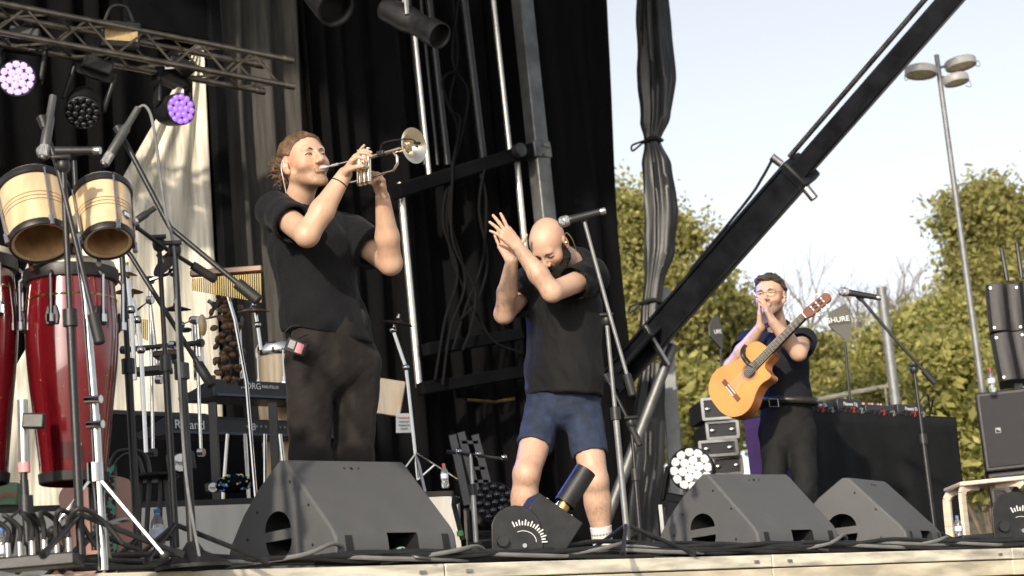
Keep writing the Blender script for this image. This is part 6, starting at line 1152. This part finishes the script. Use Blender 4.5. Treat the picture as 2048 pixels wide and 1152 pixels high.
def gear(label, u0, w_, d_, h_, name, txt=None, knobs=0):
    o = Fd @ V((u0, .02, ZT+.009)); t = thing('dj_player' if knobs == 0 else 'dj_mixer', label, 'player' if knobs == 0 else 'mixer', o); F = frame(o, UD, VD, ZU); m = MB(); m.prism([(0, 0), (d_, 0), (d_, h_*.75), (.05, h_), (0, h_)], frame(o, VD, ZU, UD), 0, w_); part('case', m, M['keybody'], t, .006)
    if txt: text(txt, .034, F @ V((w_*.5, -.004, h_*.6)), UD, ZU, M['white'], t)
    for k_ in range(knobs): q = F @ V((.03+k_*.032, .06, h_)); m = MB(); m.tube([q, q+ZU*.022], .008, 8); part('knob', m, [M['grey'], M['pink'], M['black']][k_ % 3], t)
    for k_ in range(5):
        q = F @ V((w_*(.15+.17*k_), -.002, h_*.25)); m = MB(); m.tube(curve([q, q-VD*.03, q-VD*.035-ZU*.03-UD*.02, q-VD*.02-ZU*(h_*.25)+UD*.03]), .005, 6); part('lead', m, [M['rubber'], M['rubber'], M['redlead'], M['rubber'], M['greycable']][k_], t)
gear('black media player with white lettering at the left of the draped table', .12, .30, .33, .062, 'l', 'Pioneer Dj'); gear('taller black player with lettering in the middle of the table', .47, .26, .33, .088, 'm', 'Pioneer Dj'); gear('mixer with coloured knobs in the middle of the table', .77, .32, .33, .06, 'x', None, 9); gear('black player with lettering at the right of the table', 1.13, .30, .33, .075, 'r', 'Pioneer Dj')
m2 = MB(); m2.tube(curve([Fd @ V((1.45, .1, ZT+.02)), Fd @ V((1.5, .0, ZT+.12)), Fd @ V((1.58, .05, ZT+.1)), Fd @ V((1.6, .1, ZT+.02))]), .006, 6); m2.tube(curve([Fd @ V((1.38, .1, ZT+.02)), Fd @ V((1.45, .0, ZT+.16)), Fd @ V((1.55, .05, ZT+.05)), Fd @ V((1.62, .05, ZT+.03))]), .006, 6); single('loose_cable', m2, M['rubber'], 'loose black cable loops on the right end of the table', 'cable', Fd @ V((1.5, .05, ZT+.02)))
M['paddle'] = mat('antenna_board', (.075, .072, .062), .55, var=.1)
def paddle(label, kite, Y, stand, tx):
    ps = [P(x, y, Y+dy) for x, y, dy in kite]; c = sum(ps, V((0, 0, 0)))/len(ps); t = thing('paddle_antenna', label, 'antenna', P(*stand[-1], Y), 'paddle antennas'); n_ = (ps[1]-ps[0]).cross(ps[2]-ps[0]).normalized(); n_ = n_ if n_.y < 0 else -n_; m = MB(); k_ = len(ps); m.add([p-n_*.005 for p in ps]+[p+n_*.005 for p in ps], [tuple(range(k_)), tuple(range(2*k_-1, k_-1, -1))]+[(i, (i+1) % k_, k_+(i+1) % k_, k_+i) for i in range(k_)]); bo = part('board', m, M['paddle'], t)
    text('SHURE', tx[1], P(*tx[0], Y-.03)+n_*.01, tx[2], ZU, M['white'], bo); m = MB(); m.tube([P(x, y, Y) for x, y in stand], .009, 8); part('stand_tube', m, M['blackmetal'], t)
paddle('grey kite-shaped antenna left of the guitarist', [(1431, 627, 0), (1445, 660, .1), (1444, 700, .1), (1419, 672, -.1), (1418, 652, -.1)], 13.0, [(1441, 698), (1446, 800), (1450, 830)], ((1428, 664), .04, V((.75, .6, .1))))
paddle('grey kite-shaped antenna right of the guitar headstock', [(1690, 607, 0), (1703, 640, 0), (1702, 672, 0), (1695, 684, 0), (1657, 651, 0), (1656, 627, 0)], 12.6, [(1690, 684), (1701, 812)], ((1676, 640), .05, V((1, 0, .05))))
bw = thing('bentwood_stool', 'pale bentwood stool at the right of the stage', 'stool', V((P(1965, 1085, 10.8).x, 10.8, 0))); M['birch'] = mat('birch_plywood', (.7, .58, .47), .45, var=.12, scale=5, stretch=(1, 1, 6), coat=.2); zs = P(1905, 975, 10.8).z; m2 = MB(); cs_ = P(1968, 968, 10.8); Rm = Matrix.Rotation(R(3), 3, 'Z') @ Matrix.Rotation(R(-1), 3, 'Y'); m2.box(cs_, .37, .36, .024, Rm); part('seat', m2, M['birch'], bw, .008)
for sx, sy in ((-1, -1), (1, 1), (1, -1), (-1, 1)):
    top = cs_-ZU*.014; ed = Rm @ V((sx*.175, sy*.16, 0)); ml = curve([top+ed*.3, top+ed*.78-ZU*.003, top+ed*.97-ZU*.03, top+ed*1.02-ZU*.09, V((cs_.x+ed.x*1.06, cs_.y+ed.y*1.06, 0))], 5); m2 = MB()
    for a, b in zip(ml[:-1], ml[1:]): m2.bar(a, b+(b-a)*.1, .045, .02, V((-ed.y, ed.x, 0)).normalized())
    part('leg', m2, M['birch'], bw)
# ------------------------------------------------------------------ confetti machines
def cannon(label, Y, x0, y0, k_, barrel=True):
    k_ = k_*Y/FPX; o = P(x0, y0, Y); o.z = 0.0; t = thing('confetti_cannon', label, 'effects machine', o); X = V((1, .25, 0)).normalized(); Yd = V((-X.y, X.x, 0)); F = frame(o, X, Yd, ZU)
    def Q(a, b, d=0): return F @ V((a*k_, d, b*k_))
    m = MB(); m.prism([(0, 0), (100*k_, 0), (100*k_, .26), (0, .26)], F, 0, 34*k_); part('base', m, M['black'], t, .006)
    pl = [(60, 0), (152, 0), (152, 60)]+[(106+46*math.cos(a), 62+44*math.sin(a)) for a in [math.pi*i/10 for i in range(1, 10)]]+[(60, 45)]; SF = frame(o-Yd*.012, X, ZU, Yd); m = MB(); m.prism([(a*k_, b*k_) for a, b in pl], SF, 0, .012); sp_ = part('side_plate', m, M['blackmetal'], t, .003)
    for i in range(15): a = R(112-i*8.2); c_ = Q(106+34*math.cos(a)+10, 40+30*math.sin(a), -.0135); d_ = F.to_3x3() @ V((math.cos(a), 0, math.sin(a))); m = MB(); m.bar(c_, c_+d_*(10 if i % 2 == 0 else 7)*k_, 2.2*k_, .002, Yd); part('scale_mark', m, M['white'], sp_)
    m = MB(); m.tube([Q(106+24*math.cos(a)+10, 40+20*math.sin(a), -.014) for a in [R(112-i*8.2) for i in range(15)]], .0015, 6); part('scale_arc', m, M['white'], sp_); m = MB(); m.tube([Q(118, 34, -.012), Q(118, 34, -.02)], 4*k_, 10); part('pivot', m, M['chrome'], sp_); m = MB(); m.tube([Q(78, 44, -.01), Q(78, 44, -.04)], 10*k_, 10); part('knob', m, M['black'], t)
    a = R(38); hx = F.to_3x3() @ V((math.cos(a), 0, -math.sin(a))); hz = F.to_3x3() @ V((math.sin(a), 0, math.cos(a))); hc = Q(168, 66, .1); m = MB(); m.box(hc, 96*k_, .2, 78*k_, Matrix((hx, Yd, hz)).transposed()); part('head', m, M['blackmetal'], t, .004)
    tp_ = hc+hz*40*k_; 
    for sx, sy in ((-.7, -.06), (.7, -.06), (.2, .06), (-.2, -.07)): m = MB(); q = tp_+hx*sx*38*k_+Yd*sy; m.tube([q, q+hz*.006], .009, 8); part('bolt', m, M['chrome'], t)
    if barrel: m = MB(); b0 = tp_+hx*8*k_; bz = (hz+hx*.0).normalized(); m.tube([b0, b0+bz*22*k_], 13*k_, 16); part('brass_fitting', m, M['brass'], t); m = MB(); m.lathe([(19*k_, 18*k_), (20*k_, 18*k_), (20*k_, 92*k_), (17.5*k_, 92*k_), (17*k_, 20*k_)], axisframe(b0, bz), 24, True); part('barrel', m, M['blackmetal'], t)
    return t
cannon('black confetti cannon with a degree scale and upright barrel in front of the singer', 7.95, 918, 1122, 1.14); cannon('black confetti cannon with a degree scale at the right edge', 10.45, 1928, 1092, 1.1)
# ------------------------------------------------------------------ cables along the lip, stage box
M['greycable'] = mat('grey_cable', (.2, .2, .19), .55, var=.2)
for i in range(17):
    rnd = random.Random(100+i); u0, u1 = rnd.uniform(-2.2, 2.0), rnd.uniform(3.5, 7.4); v0 = .03+.006*i; pts = []; u_ = u0
    while u_ < u1: pts.append(S(u_, min(.13, max(.03, v0+rnd.gauss(0, .03))), .014+abs(rnd.gauss(0, .016))+.012*(i % 3))); u_ += rnd.uniform(.22, .5)
    m2 = MB(); m2.tube(curve(pts, 6), rnd.choice((.008, .010, .012)), 8); single('stage_cable', m2, M['greycable'] if i in (4, 9, 13) else M['rubber'], 'grey cable among the black ones running along the stage lip' if i in (4, 9, 13) else 'black cable lying along the stage lip', 'cable', pts[0], 'cables along the stage lip')
for i, (x, y) in enumerate(((1040, 1112), (1760, 1098), (1960, 1090), (760, 1130), (1330, 1115))):
    c = P(x, y, 1); c = PZ(x, 1118+(1024-x)*.024, .0); u_, v_ = uv_of(c); v_ = .07; m2 = MB(); m2.tube(curve([S(u_-.5, v_, .02), S(u_-.2, v_-.05, .05), S(u_, v_, .075+.02*(i % 2)), S(u_+.12, v_+.1, .05), S(u_-.05, v_+.14, .04), S(u_-.15, v_+.02, .055), S(u_+.2, v_-.06, .03), S(u_+.7, v_, .02)]), .009, 8); single('stage_cable', m2, M['greycable'], ['looped grey cable in front of the confetti cannon with barrel', 'looped grey cable in front of the end-on monitor', 'looped grey cable in front of the bentwood stool', 'looped grey cable in front of the left monitor', 'looped grey cable left of the guitarist\'s monitor'][i], 'cable', S(u_, v_, 0), 'looped cables along the stage lip')
sx_ = thing('stage_box', 'black stage box with a row of plugged connectors at the lower left', 'stage box', V((P(70, 1150, 5.95).x, 5.95, 0))); b_ = V((P(75, 1150, 5.95).x, 6.0, 0)); m2 = MB(); m2.box(b_+ZU*.02, .24, .14, .04); part('case', m2, M['black'], sx_, .006)
for i in range(6): q = b_+V((-.095+.038*i, -.03, .04)); m2 = MB(); m2.tube([q, q+ZU*.045], .011, 10); part('connector', m2, M['alu'], sx_); m2 = MB(); m2.tube(curve([q+ZU*.045, q+ZU*.09, q+V((.02*(i-3), -.02, .13)), q+V((.03*(i-2), .05, .1)), q+V((.05*(i-2), .08, .02))]), .008, 8); part('lead', m2, M['rubber'], sx_)
m2 = MB(); m2.tube([P(935, 800, 14), P(990, 804, 14), P(1030, 797, 14)], .012, 6); single('thin_rod', m2, M['brass'], 'thin gold rod glinting in the dark left of the singer', 'rod', P(935, 800, 14))
def spot(name, loc, tgt, col, e, ang=24):
    l = bpy.data.lights.new(name, 'SPOT'); l.energy = e; l.color = col; l.spot_size = R(ang); l.spot_blend = .5; l.shadow_soft_size = .1 if ang > 20 else .25; o = bpy.data.objects.new(name, l); COL.objects.link(o); o.location = loc; o.rotation_euler = (V(loc)-V(tgt)).to_track_quat('Z', 'Y').to_euler()
spot('violet_lamp_beam', P(375, 221, 12.55), P(1535, 610, 10.9), (.08, .2, 1.0), 1500, 15)
spot('pale_violet_lamp_beam', P(36, 160, 11.85), P(1075, 850, 9.0), (.1, .2, 1.0), 300, 18)
